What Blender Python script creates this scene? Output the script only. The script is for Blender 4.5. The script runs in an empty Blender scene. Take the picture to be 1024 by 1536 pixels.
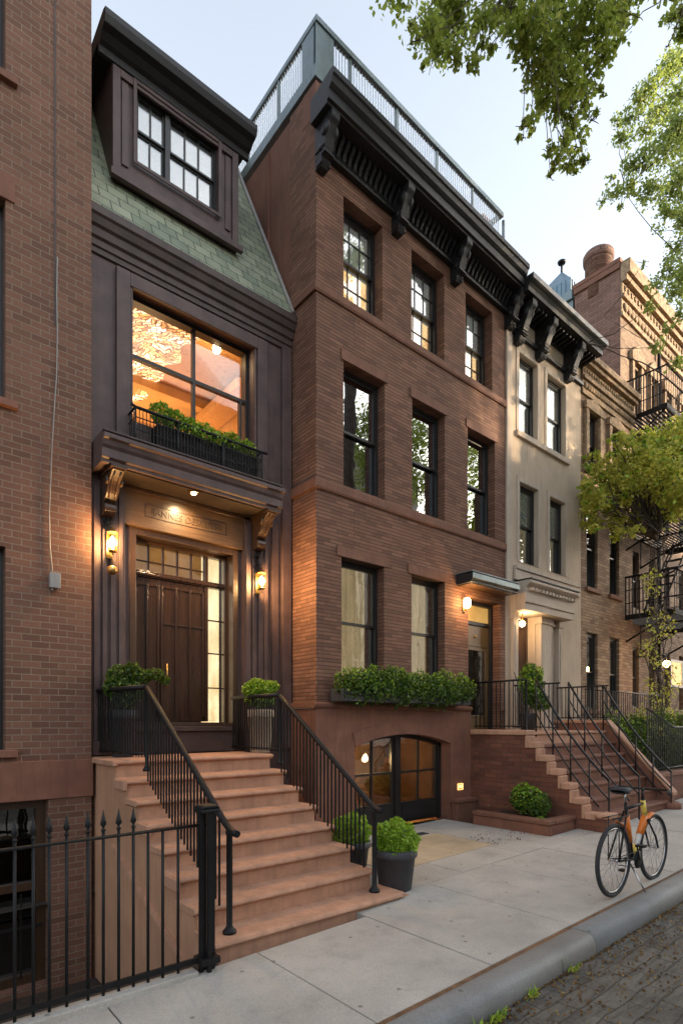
import bpy, math, random
import numpy as np
from mathutils import Vector, Matrix
R = math.radians
SC = bpy.context.scene
COL = SC.collection

# ------------------------------------------------------------------ camera
cam_d = bpy.data.cameras.new("camera"); cam = bpy.data.objects.new("camera", cam_d); COL.objects.link(cam)
SC.camera = cam
cam_d.sensor_fit = 'HORIZONTAL'; cam_d.sensor_width = 36.0
cam_d.lens = 847 / 1024 * 36.0
cam_d.shift_y = 317 / 1024
cam_d.clip_start = 0.05; cam_d.clip_end = 2000
cam.location = (0, 0, 1.7); cam.rotation_euler = (R(90), 0, R(-40))

# ------------------------------------------------------------------ sky, sun, exposure
SUN_EL, SUN_AZ = 12.0, 133.0          # azimuth clockwise from +Y
w = bpy.data.worlds.new("World"); SC.world = w; w.use_nodes = True
nt = w.node_tree; nt.nodes.clear()
sky = nt.nodes.new('ShaderNodeTexSky'); sky.sky_type = 'NISHITA'; sky.sun_disc = False
sky.sun_elevation = R(SUN_EL); sky.sun_rotation = R(SUN_AZ)
sky.air_density = 1.0; sky.dust_density = 2.0; sky.ozone_density = 1.0
# thin high cloud veil: desaturates the sky a little, more toward the horizon
hs = nt.nodes.new('ShaderNodeHueSaturation'); hs.inputs['Saturation'].default_value = 0.45; hs.inputs['Value'].default_value = .96
bg = nt.nodes.new('ShaderNodeBackground'); bg.inputs["Strength"].default_value = 0.15
wo = nt.nodes.new('ShaderNodeOutputWorld')
nt.links.new(sky.outputs[0], hs.inputs['Color']); nt.links.new(hs.outputs[0], bg.inputs[0]); nt.links.new(bg.outputs[0], wo.inputs[0])
sun_d = bpy.data.lights.new("sun", 'SUN'); sun = bpy.data.objects.new("sun", sun_d); COL.objects.link(sun)
sun_d.energy = 2.0; sun_d.angle = R(0.6); sun_d.color = (1.0, 0.78, 0.52)
a, e = R(SUN_AZ), R(SUN_EL)
sd = Vector((math.sin(a) * math.cos(e), math.cos(a) * math.cos(e), math.sin(e)))
sun.rotation_euler = sd.to_track_quat('Z', 'Y').to_euler(); sun.location = (20, -20, 30)
SC.view_settings.view_transform = 'Standard'; SC.view_settings.look = 'None'; SC.view_settings.gamma = 1
SC.view_settings.use_curve_mapping = False
SC.view_settings.exposure = 2.2
SC.render.engine = 'CYCLES'
cy = SC.cycles
cy.use_denoising = True; cy.sample_clamp_indirect = 6; cy.sample_clamp_direct = 0
cy.max_bounces = 7; cy.diffuse_bounces = 3; cy.glossy_bounces = 3; cy.transmission_bounces = 4; cy.transparent_max_bounces = 8
cy.caustics_reflective = False; cy.caustics_refractive = False; cy.use_light_tree = True

# ------------------------------------------------------------------ photograph -> world
CF, SF = math.cos(R(50)), math.sin(R(50))
def X_at(px, Y):                      # world X of an image column on the plane y = Y
    t = (px - 512) / 847
    return Y * (CF + t * SF) / (SF - t * CF)
def Z_at(px, py, Y):
    X = X_at(px, Y); return 1.7 - (py - 1085) * (X * CF + Y * SF) / 847
def D_at(px, py, d):                  # point at depth d along the view axis
    r = (px - 512) / 847 * d
    return Vector((d * CF + r * SF, d * SF - r * CF, 1.7 - (py - 1085) * d / 847))
def G(x): return 0.025 * (x - 2.8)    # the street climbs gently to the right

# ------------------------------------------------------------------ mesh builder
class MB:
    def __init__(s): s.v = []; s.f = []; s.m = []; s.cur = 0; s.smooth = []
    def add(s, vs, fs, sm=False):
        o = len(s.v); s.v += [tuple(p) for p in vs]
        for f in fs: s.f.append(tuple(i + o for i in f)); s.m.append(s.cur); s.smooth.append(sm)
        return s
    def box(s, x0, x1, y0, y1, z0, z1, slope=False):
        if x0 > x1: x0, x1 = x1, x0
        if y0 > y1: y0, y1 = y1, y0
        if z0 > z1: z0, z1 = z1, z0
        vs = [(x0,y0,z0),(x1,y0,z0),(x1,y1,z0),(x0,y1,z0),(x0,y0,z1),(x1,y0,z1),(x1,y1,z1),(x0,y1,z1)]
        if slope: vs = [(x,y,z+G(x)) for x,y,z in vs]
        return s.add(vs, [(0,3,2,1),(4,5,6,7),(0,1,5,4),(1,2,6,5),(2,3,7,6),(3,0,4,7)])
    def prism(s, poly, a0, a1, axis='x', sm=False):     # poly in the other two axes, in order
        n = len(poly)
        def mk(a, p):
            return {'x': (a, p[0], p[1]), 'y': (p[0], a, p[1]), 'z': (p[0], p[1], a)}[axis]
        area = sum(poly[i][0]*poly[(i+1)%n][1]-poly[(i+1)%n][0]*poly[i][1] for i in range(n))
        vs = [mk(a0,p) for p in poly] + [mk(a1,p) for p in poly]
        A = tuple(range(n)); B = tuple(range(n, 2*n))
        flip = (area > 0) != (axis == 'y')
        if a1 < a0: flip = not flip
        caps = [A[::-1], B] if flip else [A, B[::-1]]
        s.add(vs, caps)
        o = len(s.v) - 2*n
        for i in range(n):
            j = (i+1) % n
            q = (o+i, o+j, o+n+j, o+n+i)
            s.f.append(q if flip else q[::-1]); s.m.append(s.cur); s.smooth.append(sm)
        return s
    def quad(s, a, b, c, d): return s.add([a,b,c,d], [(0,1,2,3)])
    def tube(s, pts, r, n=8, closed=False, cap=True, sm=True):
        pts = [Vector(p) for p in pts]; m = len(pts)
        rs = r if isinstance(r, (list, tuple)) else [r]*m
        t0 = (pts[1]-pts[0]).normalized()
        up = Vector((0,0,1)) if abs(t0.z) < .9 else Vector((1,0,0))
        u = t0.cross(up).normalized(); vs = []
        for i, p in enumerate(pts):
            if closed: t = (pts[(i+1)%m]-pts[i-1])
            else: t = pts[min(i+1,m-1)] - pts[max(i-1,0)]
            t.normalize(); u = (u - t*u.dot(t)).normalized(); w_ = t.cross(u)
            for k in range(n):
                an = 2*math.pi*k/n + math.pi/n
                vs.append(p + (u*math.cos(an) + w_*math.sin(an))*rs[i])
        fs = []
        for i in range(m if closed else m-1):
            for k in range(n):
                a_, b_ = i*n+k, i*n+(k+1)%n; c_, d_ = ((i+1)%m)*n+(k+1)%n, ((i+1)%m)*n+k
                fs.append((a_,b_,c_,d_))
        s.add(vs, fs, sm)
        if cap and not closed:
            o = len(s.v)-m*n
            s.f.append(tuple(o+k for k in range(n))[::-1]); s.m.append(s.cur); s.smooth.append(False)
            s.f.append(tuple(o+(m-1)*n+k for k in range(n))); s.m.append(s.cur); s.smooth.append(False)
        return s
    def lathe(s, prof, c, n=24, axis='z', sm=True):       # prof: [(r, h)] bottom to top
        vs = []; fs = []
        for r, h in prof:
            for k in range(n):
                an = 2*math.pi*k/n; a_, b_ = r*math.cos(an), r*math.sin(an)
                vs.append({'z':(c[0]+a_,c[1]+b_,c[2]+h),'y':(c[0]+a_,c[1]+h,c[2]-b_),'x':(c[0]+h,c[1]+a_,c[2]+b_)}[axis])
        for i in range(len(prof)-1):
            for k in range(n):
                fs.append((i*n+k, i*n+(k+1)%n, (i+1)*n+(k+1)%n, (i+1)*n+k))
        s.add(vs, fs, sm)
        o = len(s.v)-len(vs)
        if prof[0][0] > 1e-4: s.f.append(tuple(o+k for k in range(n))[::-1]); s.m.append(s.cur); s.smooth.append(False)
        if prof[-1][0] > 1e-4: s.f.append(tuple(o+len(vs)-n+k for k in range(n))); s.m.append(s.cur); s.smooth.append(False)
        return s
    def ball(s, c, r, n=12, sz=1.0):
        return s.lathe([(max(1e-5, r*math.sin(math.pi*i/8)), -r*sz*math.cos(math.pi*i/8)) for i in range(9)], c, n)
    def grid(s, u0, u1, v0, v1, holes, at, depth=None, flip=False):
        """a flat sheet with rectangular holes; at(u, v, d) gives the point, d going into the wall; depth makes reveals"""
        us = sorted({u0,u1}|{h[0] for h in holes}|{h[1] for h in holes}); vs_ = sorted({v0,v1}|{h[2] for h in holes}|{h[3] for h in holes})
        us = [u for u in us if u0-1e-6 <= u <= u1+1e-6]; vs_ = [v for v in vs_ if v0-1e-6 <= v <= v1+1e-6]
        def q(a, b, c, d): s.add([a,b,c,d], [(0,1,2,3) if not flip else (3,2,1,0)])
        for i in range(len(us)-1):
            for j in range(len(vs_)-1):
                uc, vc = (us[i]+us[i+1])/2, (vs_[j]+vs_[j+1])/2
                if any(h[0] < uc < h[1] and h[2] < vc < h[3] for h in holes): continue
                q(at(us[i],vs_[j],0), at(us[i+1],vs_[j],0), at(us[i+1],vs_[j+1],0), at(us[i],vs_[j+1],0))
        if depth:
            for a_, b_, c_, d_ in holes:
                D = depth
                q(at(a_,c_,0), at(a_,d_,0), at(a_,d_,D), at(a_,c_,D))
                q(at(b_,d_,0), at(b_,c_,0), at(b_,c_,D), at(b_,d_,D))
                q(at(a_,d_,0), at(b_,d_,0), at(b_,d_,D), at(a_,d_,D))
                q(at(b_,c_,0), at(a_,c_,0), at(a_,c_,D), at(b_,c_,D))
        return s

ORG = {}
def link(o, parent=None):
    COL.objects.link(o)
    if parent is not None: o.parent = parent
    return o
def tag(o, label=None, cat=None, group=None, kind=None):
    if label: o['label'] = label
    if cat: o['category'] = cat
    if group: o['group'] = group
    if kind: o['kind'] = kind
    return o
def thing(name, label, cat, loc, group=None):
    o = bpy.data.objects.new(name, None); o.empty_display_size = .2; link(o)
    o.location = loc; ORG[o.name] = Vector(loc)
    return tag(o, label, cat, group)
def build(name, mb, mat, parent=None, loc=None, bevel=0, label=None, autosm=False):
    """links the collected shapes as one mesh; coordinates are given in the world"""
    org = ORG[parent.name] if parent is not None else Vector(loc or (0,0,0))
    me = bpy.data.meshes.new(name)
    me.from_pydata([(x-org.x, y-org.y, z-org.z) for x,y,z in mb.v], [], mb.f)
    mats = mat if isinstance(mat, (list, tuple)) else [mat]
    for m in mats: me.materials.append(m)
    if len(mats) > 1: me.polygons.foreach_set('material_index', mb.m)
    me.polygons.foreach_set('use_smooth', mb.smooth)
    me.update()
    o = bpy.data.objects.new(name, me); link(o, parent)
    if parent is None: o.location = org
    ORG[o.name] = org
    if bevel:
        md = o.modifiers.new('bevel', 'BEVEL'); md.width = bevel; md.segments = 2; md.limit_method = 'ANGLE'; md.angle_limit = R(40)
    if label: o['label'] = label
    return o
def copy_tree(o, parent=None):
    c = o.copy(); COL.objects.link(c)
    if parent is not None: c.parent = parent
    for ch in list(o.children): copy_tree(ch, c)
    return c

# ------------------------------------------------------------------ materials
def newmat(name):
    m = bpy.data.materials.new(name); m.use_nodes = True; n = m.node_tree
    return m, n, n.nodes['Principled BSDF']
def N(nt, t, **kw):
    n = nt.nodes.new(t)
    for k, v in kw.items():
        if k in n.inputs.keys(): n.inputs[k].default_value = v
        else: setattr(n, k, v)
    return n
def mixc(nt, a, b, fac, mode='MIX'):
    m = nt.nodes.new('ShaderNodeMix'); m.data_type = 'RGBA'; m.blend_type = mode
    for sock, v in ((m.inputs[0], fac), (m.inputs[6], a), (m.inputs[7], b)):
        if isinstance(v, bpy.types.NodeSocket): nt.links.new(v, sock)
        else: sock.default_value = v if not isinstance(v, tuple) else (*v, 1)[:4]
    return m.outputs[2]
def ramp(nt, fac, stops):
    r = nt.nodes.new('ShaderNodeValToRGB'); e_ = r.color_ramp.elements
    while len(e_) < len(stops): e_.new(.5)
    for el, (p, c) in zip(e_, stops): el.position = p; el.color = (*c, 1) if isinstance(c, tuple) else (c,c,c,1)
    nt.links.new(fac, r.inputs[0]); return r.outputs[0]
def objc(nt):
    return nt.nodes.new('ShaderNodeTexCoord').outputs['Object']
def noise(nt, vec, scale, detail=4, rough=.55, stretch=None):
    if stretch:
        mp = nt.nodes.new('ShaderNodeMapping'); mp.inputs['Scale'].default_value = stretch
        nt.links.new(vec, mp.inputs[0]); vec = mp.outputs[0]
    n = N(nt, 'ShaderNodeTexNoise', Scale=scale, Detail=detail, Roughness=rough); nt.links.new(vec, n.inputs['Vector'])
    return n.outputs['Fac']
def bump(nt, bs, h, strength=.3, dist=.01, prev=None):
    b = N(nt, 'ShaderNodeBump', Strength=strength, Distance=dist); nt.links.new(h, b.inputs['Height'])
    if prev is not None: nt.links.new(prev, b.inputs['Normal'])
    if bs is not None: nt.links.new(b.outputs[0], bs.inputs['Normal'])
    return b.outputs[0]
def plain(name, col, rough=.7, var=.25, scale=6, bmp=.15, bscale=40, metal=0, spec=.5, streak=True):
    m, n, b = newmat(name); v = objc(n)
    f = noise(n, v, scale, 5); dark = tuple(c*(1-var) for c in col); lite = tuple(min(1,c*(1+var)) for c in col)
    c = ramp(n, f, [(.3, dark), (.7, lite)])
    if streak:
        f2 = noise(n, v, 3, 5, .65, (6,6,.5)); c = mixc(n, c, tuple(x*.55 for x in col), ramp(n, f2, [(.48, 0.0), (.75, .5)]))
    n.links.new(c, b.inputs['Base Color'])
    b.inputs['Roughness'].default_value = rough; b.inputs['Metallic'].default_value = metal; b.inputs['Specular IOR Level'].default_value = spec
    if bmp: bump(n, b, noise(n, v, bscale, 6, .65), bmp, .006)
    return m
def brick(name, c1, c2, mortar, bw=.21, bh=.07, ms=.006, bmp=.6, stain=.35, rough=.85, cw=None):
    m, n, b = newmat(name); v = objc(n)
    sp = n.nodes.new('ShaderNodeSeparateXYZ'); n.links.new(v, sp.inputs[0])
    ad = N(n, 'ShaderNodeMath', operation='ADD'); n.links.new(sp.outputs[0], ad.inputs[0]); n.links.new(sp.outputs[1], ad.inputs[1])
    wob = N(n, 'ShaderNodeTexNoise', Scale=2.2, Detail=3); n.links.new(v, wob.inputs['Vector'])
    wm = N(n, 'ShaderNodeMath', operation='MULTIPLY_ADD'); n.links.new(wob.outputs['Fac'], wm.inputs[0]); wm.inputs[1].default_value = .012; n.links.new(sp.outputs[2], wm.inputs[2])
    cb = n.nodes.new('ShaderNodeCombineXYZ'); n.links.new(ad.outputs[0], cb.inputs[0]); n.links.new(wm.outputs[0], cb.inputs[1])
    br = N(n, 'ShaderNodeTexBrick', Scale=1.0); br.inputs['Mortar Size'].default_value = ms; br.inputs['Mortar Smooth'].default_value = .25
    br.inputs['Brick Width'].default_value = bw; br.inputs['Row Height'].default_value = bh; br.inputs['Bias'].default_value = 0
    br.inputs['Color1'].default_value = (0,0,0,1); br.inputs['Color2'].default_value = (1,1,1,1); br.inputs['Mortar'].default_value = (.5,.5,.5,1)
    n.links.new(cb.outputs[0], br.inputs['Vector'])
    csrc = br.outputs['Color']
    if cw:
        b2 = N(n, 'ShaderNodeTexBrick', Scale=1.0); b2.inputs['Mortar Size'].default_value = 0; b2.inputs['Brick Width'].default_value = cw; b2.inputs['Row Height'].default_value = bh
        b2.inputs['Color1'].default_value = (0,0,0,1); b2.inputs['Color2'].default_value = (1,1,1,1); n.links.new(cb.outputs[0], b2.inputs['Vector']); csrc = b2.outputs['Color']
    bc = ramp(n, csrc, [(0, c1), (.45, tuple((a_+b_)/2 for a_, b_ in zip(c1, c2))), (1, c2)])
    fine = noise(n, v, 55, 5, .7); bc = mixc(n, bc, tuple(x*.55 for x in c1), ramp(n, fine, [(.45, 0.0), (.75, .55)]))
    big = noise(n, v, 1.3, 5, .6); bc = mixc(n, bc, tuple(x*.5 for x in c1), ramp(n, big, [(.45, 0.0), (.8, stain)]))
    lite = noise(n, v, 4, 4, .7, (2,2,.35)); bc = mixc(n, bc, tuple(min(1, x*1.5) for x in c2), ramp(n, lite, [(.58, 0.0), (.85, stain*.7)]))
    mo = mixc(n, mortar, tuple(x*.4 for x in mortar), noise(n, v, 3, 3))
    n.links.new(mixc(n, bc, mo, br.outputs['Fac']), b.inputs['Base Color'])
    b.inputs['Roughness'].default_value = rough
    inv = N(n, 'ShaderNodeMath', operation='MULTIPLY_ADD'); n.links.new(br.outputs['Fac'], inv.inputs[0]); inv.inputs[1].default_value = -1
    rn = N(n, 'ShaderNodeMath', operation='MULTIPLY'); n.links.new(fine, rn.inputs[0]); rn.inputs[1].default_value = .35
    n.links.new(rn.outputs[0], inv.inputs[2])
    bump(n, b, inv.outputs[0], bmp, .008)
    return m
def emis(name, col, st, backing=None):
    m, n, b = newmat(name); b.inputs['Base Color'].default_value = (*col, 1); b.inputs['Emission Color'].default_value = (*col, 1); b.inputs['Emission Strength'].default_value = st
    return m
def lit(name, c0, c1, st, scale=3, stretch=(1,1,1), rough=.6):
    """a lit interior surface glimpsed behind glass (lit window)"""
    m, n, b = newmat(name); v = objc(n)
    c = ramp(n, noise(n, v, scale, 3, .6, stretch), [(.3, c0), (.7, c1)])
    n.links.new(c, b.inputs['Base Color']); n.links.new(c, b.inputs['Emission Color']); b.inputs['Emission Strength'].default_value = st
    b.inputs['Roughness'].default_value = rough
    return m
def glass(name, refl, tint=(.9,.92,.92), wav=.02, cool=(1,1,1), fk=.6):
    m, n, b = newmat(name); n.nodes.remove(b); out = n.nodes['Material Output']
    tr = n.nodes.new('ShaderNodeBsdfTransparent'); tr.inputs[0].default_value = (*tint, 1)
    gl = N(n, 'ShaderNodeBsdfGlossy', Roughness=.015); gl.inputs[0].default_value = (*cool, 1)
    fr = N(n, 'ShaderNodeLayerWeight', Blend=.35)
    ma = N(n, 'ShaderNodeMath', operation='MULTIPLY_ADD'); n.links.new(fr.outputs['Fresnel'], ma.inputs[0]); ma.inputs[1].default_value = fk; ma.inputs[2].default_value = refl; ma.use_clamp = True
    mx = n.nodes.new('ShaderNodeMixShader'); n.links.new(ma.outputs[0], mx.inputs[0]); n.links.new(tr.outputs[0], mx.inputs[1]); n.links.new(gl.outputs[0], mx.inputs[2])
    n.links.new(mx.outputs[0], out.inputs[0])
    bp = bump(n, None, noise(n, objc(n), 2.5, 2), wav, .05); n.links.new(bp, gl.inputs['Normal'])
    return m
def leafmat(name, c0, c1, c2, rough=.5, trans=.35):
    m, n, b = newmat(name); out = n.nodes['Material Output']
    g = n.nodes.new('ShaderNodeNewGeometry')
    c = ramp(n, g.outputs['Random Per Island'], [(0, c0), (.55, c1), (1, c2)])
    big = noise(n, objc(n), 2.2, 3); c = mixc(n, c, c0, ramp(n, big, [(.4, 0.0), (.7, .5)]))
    n.links.new(c, b.inputs['Base Color']); b.inputs['Roughness'].default_value = rough; b.inputs['Specular IOR Level'].default_value = .4
    tl = n.nodes.new('ShaderNodeBsdfTranslucent'); n.links.new(mixc(n, c, (.35,.45,.05), .35), tl.inputs[0])
    mx = n.nodes.new('ShaderNodeMixShader'); mx.inputs[0].default_value = trans
    n.links.new(b.outputs[0], mx.inputs[1]); n.links.new(tl.outputs[0], mx.inputs[2]); n.links.new(mx.outputs[0], out.inputs[0])
    return m
def wood(name, col, rough=.35, vertical=True):
    m, n, b = newmat(name); v = objc(n)
    st = (14, 14, .8) if vertical else (.8, 14, 14)
    f = noise(n, v, 3, 6, .65, st); c = ramp(n, f, [(.25, tuple(x*.5 for x in col)), (.6, col), (.85, tuple(x*1.5 for x in col))])
    n.links.new(c, b.inputs['Base Color']); b.inputs['Roughness'].default_value = rough; b.inputs['Coat Weight'].default_value = .25; b.inputs['Coat Roughness'].default_value = .2
    bump(n, b, f, .12, .004); return m

M = {}
M['brick_left'] = brick('red brown brick', (.135,.062,.038), (.215,.100,.062), (.32,.24,.175), .172, .069, .0052, .7, .35)
M['brick_roman'] = brick('thin roman brick', (.140,.062,.037), (.245,.120,.072), (.080,.038,.025), 3.1, .052, .0055, .6, .5, cw=.22)
M['brick_stoop'] = brick('stoop brick', (.12,.042,.025), (.22,.080,.045), (.13,.075,.05), .23, .072, .005, .7, .5)
M['brick_tan'] = brick('tan brick', (.19,.105,.060), (.36,.235,.14), (.14,.10,.07), .22, .068, .006, .8, .5)
M['brick_tall'] = brick('old red brick', (.17,.085,.060), (.27,.145,.105), (.11,.08,.065), .22, .070, .006, .8, .4)
M['brownstone'] = plain('smooth brownstone', (.205,.088,.055), .8, .18, 4, .25, 60)
M['brownstone_trim'] = plain('brownstone trim', (.175,.077,.047), .8, .15, 5, .2, 60)
M['stucco_side'] = plain('side stucco', (.18,.078,.050), .85, .12, 3, .35, 45)
M['stoop_stone'] = plain('stoop stone', (.47,.255,.16), .8, .17, 6, .6, 26)
M['stoop_side'] = plain('stoop side render', (.46,.245,.145), .8, .14, 2, .2, 60)
M['paint_dark'] = plain('dark plum paint', (.090,.055,.050), .55, .3, 4, .2, 60)
M['paint_trim'] = plain('dark trim paint', (.058,.037,.031), .55, .3, 4, .2, 60)
M['paint_black'] = plain('black cornice paint', (.012,.011,.012), .55, .25, 6, .15, 60)
M['iron'] = plain('black iron', (.008,.008,.009), .48, .3, 20, .12, 120, spec=.3, streak=False)
M['iron_rust'] = plain('weathered iron', (.013,.010,.009), .7, .4, 12, .2, 100, spec=.2)
M['slate'] = None
M['zinc'] = plain('zinc sheet', (.16,.20,.21), .45, .15, 5, .1, 40, metal=.5)
M['wood_door'] = wood('stained door wood', (.042,.020,.012), .22)
M['wood_case'] = wood('casing wood', (.060,.030,.015), .38)
M['wood_frieze'] = wood('frieze wood', (.115,.062,.027), .42, False)
M['stucco_cream'] = plain('cream stucco', (.47,.365,.27), .85, .08, 2, .25, 60)
M['cream_trim'] = plain('cream trim', (.46,.37,.29), .8, .08, 3, .2, 60)
M['tan_stone'] = plain('carved tan stone', (.30,.205,.125), .9, .5, 11, 1.0, 26)
M['sash_black'] = plain('black sash paint', (.02,.018,.017), .4, .2, 10, .05, 60, streak=False)
M['sash_bronze'] = plain('bronze sash paint', (.075,.055,.045), .4, .2, 10, .05, 60, streak=False)
M['glass_mirror'] = glass('reflective glass', .50, (.5,.5,.5), .02, (.70,.74,.76))
M['glass_sky'] = glass('sky reflecting glass', .80, (.5,.5,.5), .03)
M['glass_soft'] = glass('window glass', .12, (.93,.93,.9), .03)
M['glass_dark'] = glass('shaded glass', .10, (.6,.62,.6), .04)
M['glass_clear'] = glass('clear glass', .01, (.98,.98,.98), .01, fk=.12)
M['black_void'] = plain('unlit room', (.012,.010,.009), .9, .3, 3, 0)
M['curtain'] = lit('cream curtain with painted folds', (.36,.28,.16), (.64,.51,.31), .22, 3, (9,9,.5))  # vertical colour stripes imitate light and shade on the folds
M['shade_cool'] = lit('pale roller shade', (.44,.47,.47), (.60,.63,.60), .11, 2, (1,1,1))
M['shade_glow'] = lit('glowing pale shade', (.70,.72,.70), (.88,.88,.84), .75, 2, (1,1,1))  # its emission stands in for sky reflected in the cream house's upper windows
M['shade_warm'] = lit('lit shade', (.75,.40,.15), (1.0,.72,.38), .60, 5, (2,2,1))
M['leaf_oak'] = leafmat('street tree leaves', (.16,.20,.035), (.27,.33,.065), (.46,.47,.12), trans=.65)
M['leaf_fine'] = leafmat('fine pale leaves', (.16,.21,.06), (.28,.34,.10), (.46,.48,.18), trans=.6)
M['leaf_gold'] = leafmat('yellow green leaves', (.34,.36,.06), (.60,.58,.10), (.88,.72,.16), trans=.5)
M['leaf_box'] = leafmat('boxwood leaves', (.020,.052,.008), (.055,.115,.014), (.16,.24,.035), .38, .25)
M['leaf_lime'] = leafmat('bright boxwood leaves', (.10,.20,.012), (.25,.43,.028), (.48,.62,.08), .42, .35)
M['leaf_dark'] = leafmat('dark hedge leaves', (.018,.040,.010), (.045,.085,.018), (.10,.14,.035), .45, .25)
M['bark'] = plain('bark', (.085,.062,.048), .9, .4, 8, .9, 30)
M['soil'] = plain('soil', (.045,.028,.018), .95, .4, 20, .9, 60, streak=False)
M['pot_grey'] = plain('dark grey pot', (.040,.040,.045), .55, .15, 6, .15, 60)
M['conduit'] = plain('grey conduit', (.30,.28,.26), .5, .1, 8, .05, 40)
M['brass'] = plain('brass', (.45,.28,.09), .3, .2, 20, .05, 40, metal=.9, streak=False)
M['bulb'] = emis('warm bulb', (1.0,.72,.38), 22)
M['bulb_soft'] = emis('frosted lamp glass', (1.0,.62,.28), 7)
M['kerb'] = None
def m_slate():
    m, n, b = newmat('green slate'); v = objc(n)
    sp = n.nodes.new('ShaderNodeSeparateXYZ'); n.links.new(v, sp.inputs[0])
    sc_ = N(n, 'ShaderNodeMath', operation='MULTIPLY'); n.links.new(sp.outputs[2], sc_.inputs[0]); sc_.inputs[1].default_value = 1.11
    cb = n.nodes.new('ShaderNodeCombineXYZ'); n.links.new(sp.outputs[0], cb.inputs[0]); n.links.new(sc_.outputs[0], cb.inputs[1])
    br = N(n, 'ShaderNodeTexBrick', Scale=1.0); br.inputs['Mortar Size'].default_value = .006; br.inputs['Brick Width'].default_value = .235; br.inputs['Row Height'].default_value = .175
    br.inputs['Mortar Smooth'].default_value = .1
    br.inputs['Color1'].default_value = (0,0,0,1); br.inputs['Color2'].default_value = (1,1,1,1); n.links.new(cb.outputs[0], br.inputs['Vector'])
    c = ramp(n, br.outputs['Color'], [(0, (.20,.235,.165)), (.5, (.27,.30,.205)), (1, (.35,.365,.26))])
    c = mixc(n, c, (.07,.085,.055), ramp(n, noise(n, v, 5, 5, .7), [(.45, 0.0), (.8, .6)]))
    c = mixc(n, c, (.02,.024,.02), br.outputs['Fac'])
    n.links.new(c, b.inputs['Base Color']); b.inputs['Roughness'].default_value = .55
    # each slate tips outwards at its lower edge
    mo = N(n, 'ShaderNodeMath', operation='DIVIDE'); n.links.new(sc_.outputs[0], mo.inputs[0]); mo.inputs[1].default_value = .175
    fr = N(n, 'ShaderNodeMath', operation='FRACT'); n.links.new(mo.outputs[0], fr.inputs[0])
    iv = N(n, 'ShaderNodeMath', operation='SUBTRACT'); iv.inputs[0].default_value = 1; n.links.new(fr.outputs[0], iv.inputs[1])
    ad = N(n, 'ShaderNodeMath', operation='SUBTRACT'); n.links.new(iv.outputs[0], ad.inputs[0]); n.links.new(br.outputs['Fac'], ad.inputs[1])
    bump(n, b, ad.outputs[0], .7, .015)
    return m
M['slate'] = m_slate()
def m_concrete(name, col, speck=.5):
    m, n, b = newmat(name); v = objc(n)
    c = ramp(n, noise(n, v, 1.4, 5, .6), [(.3, tuple(x*.78 for x in col)), (.7, tuple(x*1.12 for x in col))])
    g = n.nodes.new('ShaderNodeNewGeometry'); rnd = ramp(n, g.outputs['Random Per Island'], [(0, .93), (1, 1.0)])
    c = mixc(n, c, rnd, 1.0, 'MULTIPLY')
    sp = noise(n, v, 95, 3, .85); c = mixc(n, c, tuple(x*.45 for x in col), ramp(n, sp, [(.52, 0.0), (.7, speck)]))
    sp2 = noise(n, v, 75, 3, .85); c = mixc(n, c, tuple(min(1,x*1.6) for x in col), ramp(n, sp2, [(.58, 0.0), (.75, speck*.7)]))
    st = noise(n, v, 3.5, 6, .75); c = mixc(n, c, tuple(x*.5 for x in col), ramp(n, st, [(.52, 0.0), (.66, .34)]))
    vo = N(n, 'ShaderNodeTexVoronoi', Scale=2.0, Randomness=1.0, voronoi_dimensions='2D'); n.links.new(v, vo.inputs['Vector'])
    c = mixc(n, c, (.03,.028,.026), ramp(n, vo.outputs['Distance'], [(.024, .5), (.036, 0.0)]))
    n.links.new(c, b.inputs['Base Color']); b.inputs['Roughness'].default_value = .8
    bump(n, b, sp, .45, .005); return m
M['sidewalk'] = m_concrete('sidewalk concrete', (.47,.435,.385), .75)
M['paver'] = m_concrete('tan stone paver', (.52,.41,.27), .25)
M['kerb'] = m_concrete('grey kerb stone', (.24,.235,.225), .9)
M['kerb'].node_tree.nodes['Principled BSDF'].inputs['Roughness'].default_value = .62
M['joint'] = plain('joint dirt', (.035,.025,.018), .95, .4, 20, .4, 60, streak=False)
M['rust_strip'] = plain('rust stained strip', (.16,.085,.04), .9, .4, 12, .4, 60, streak=False)
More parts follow.
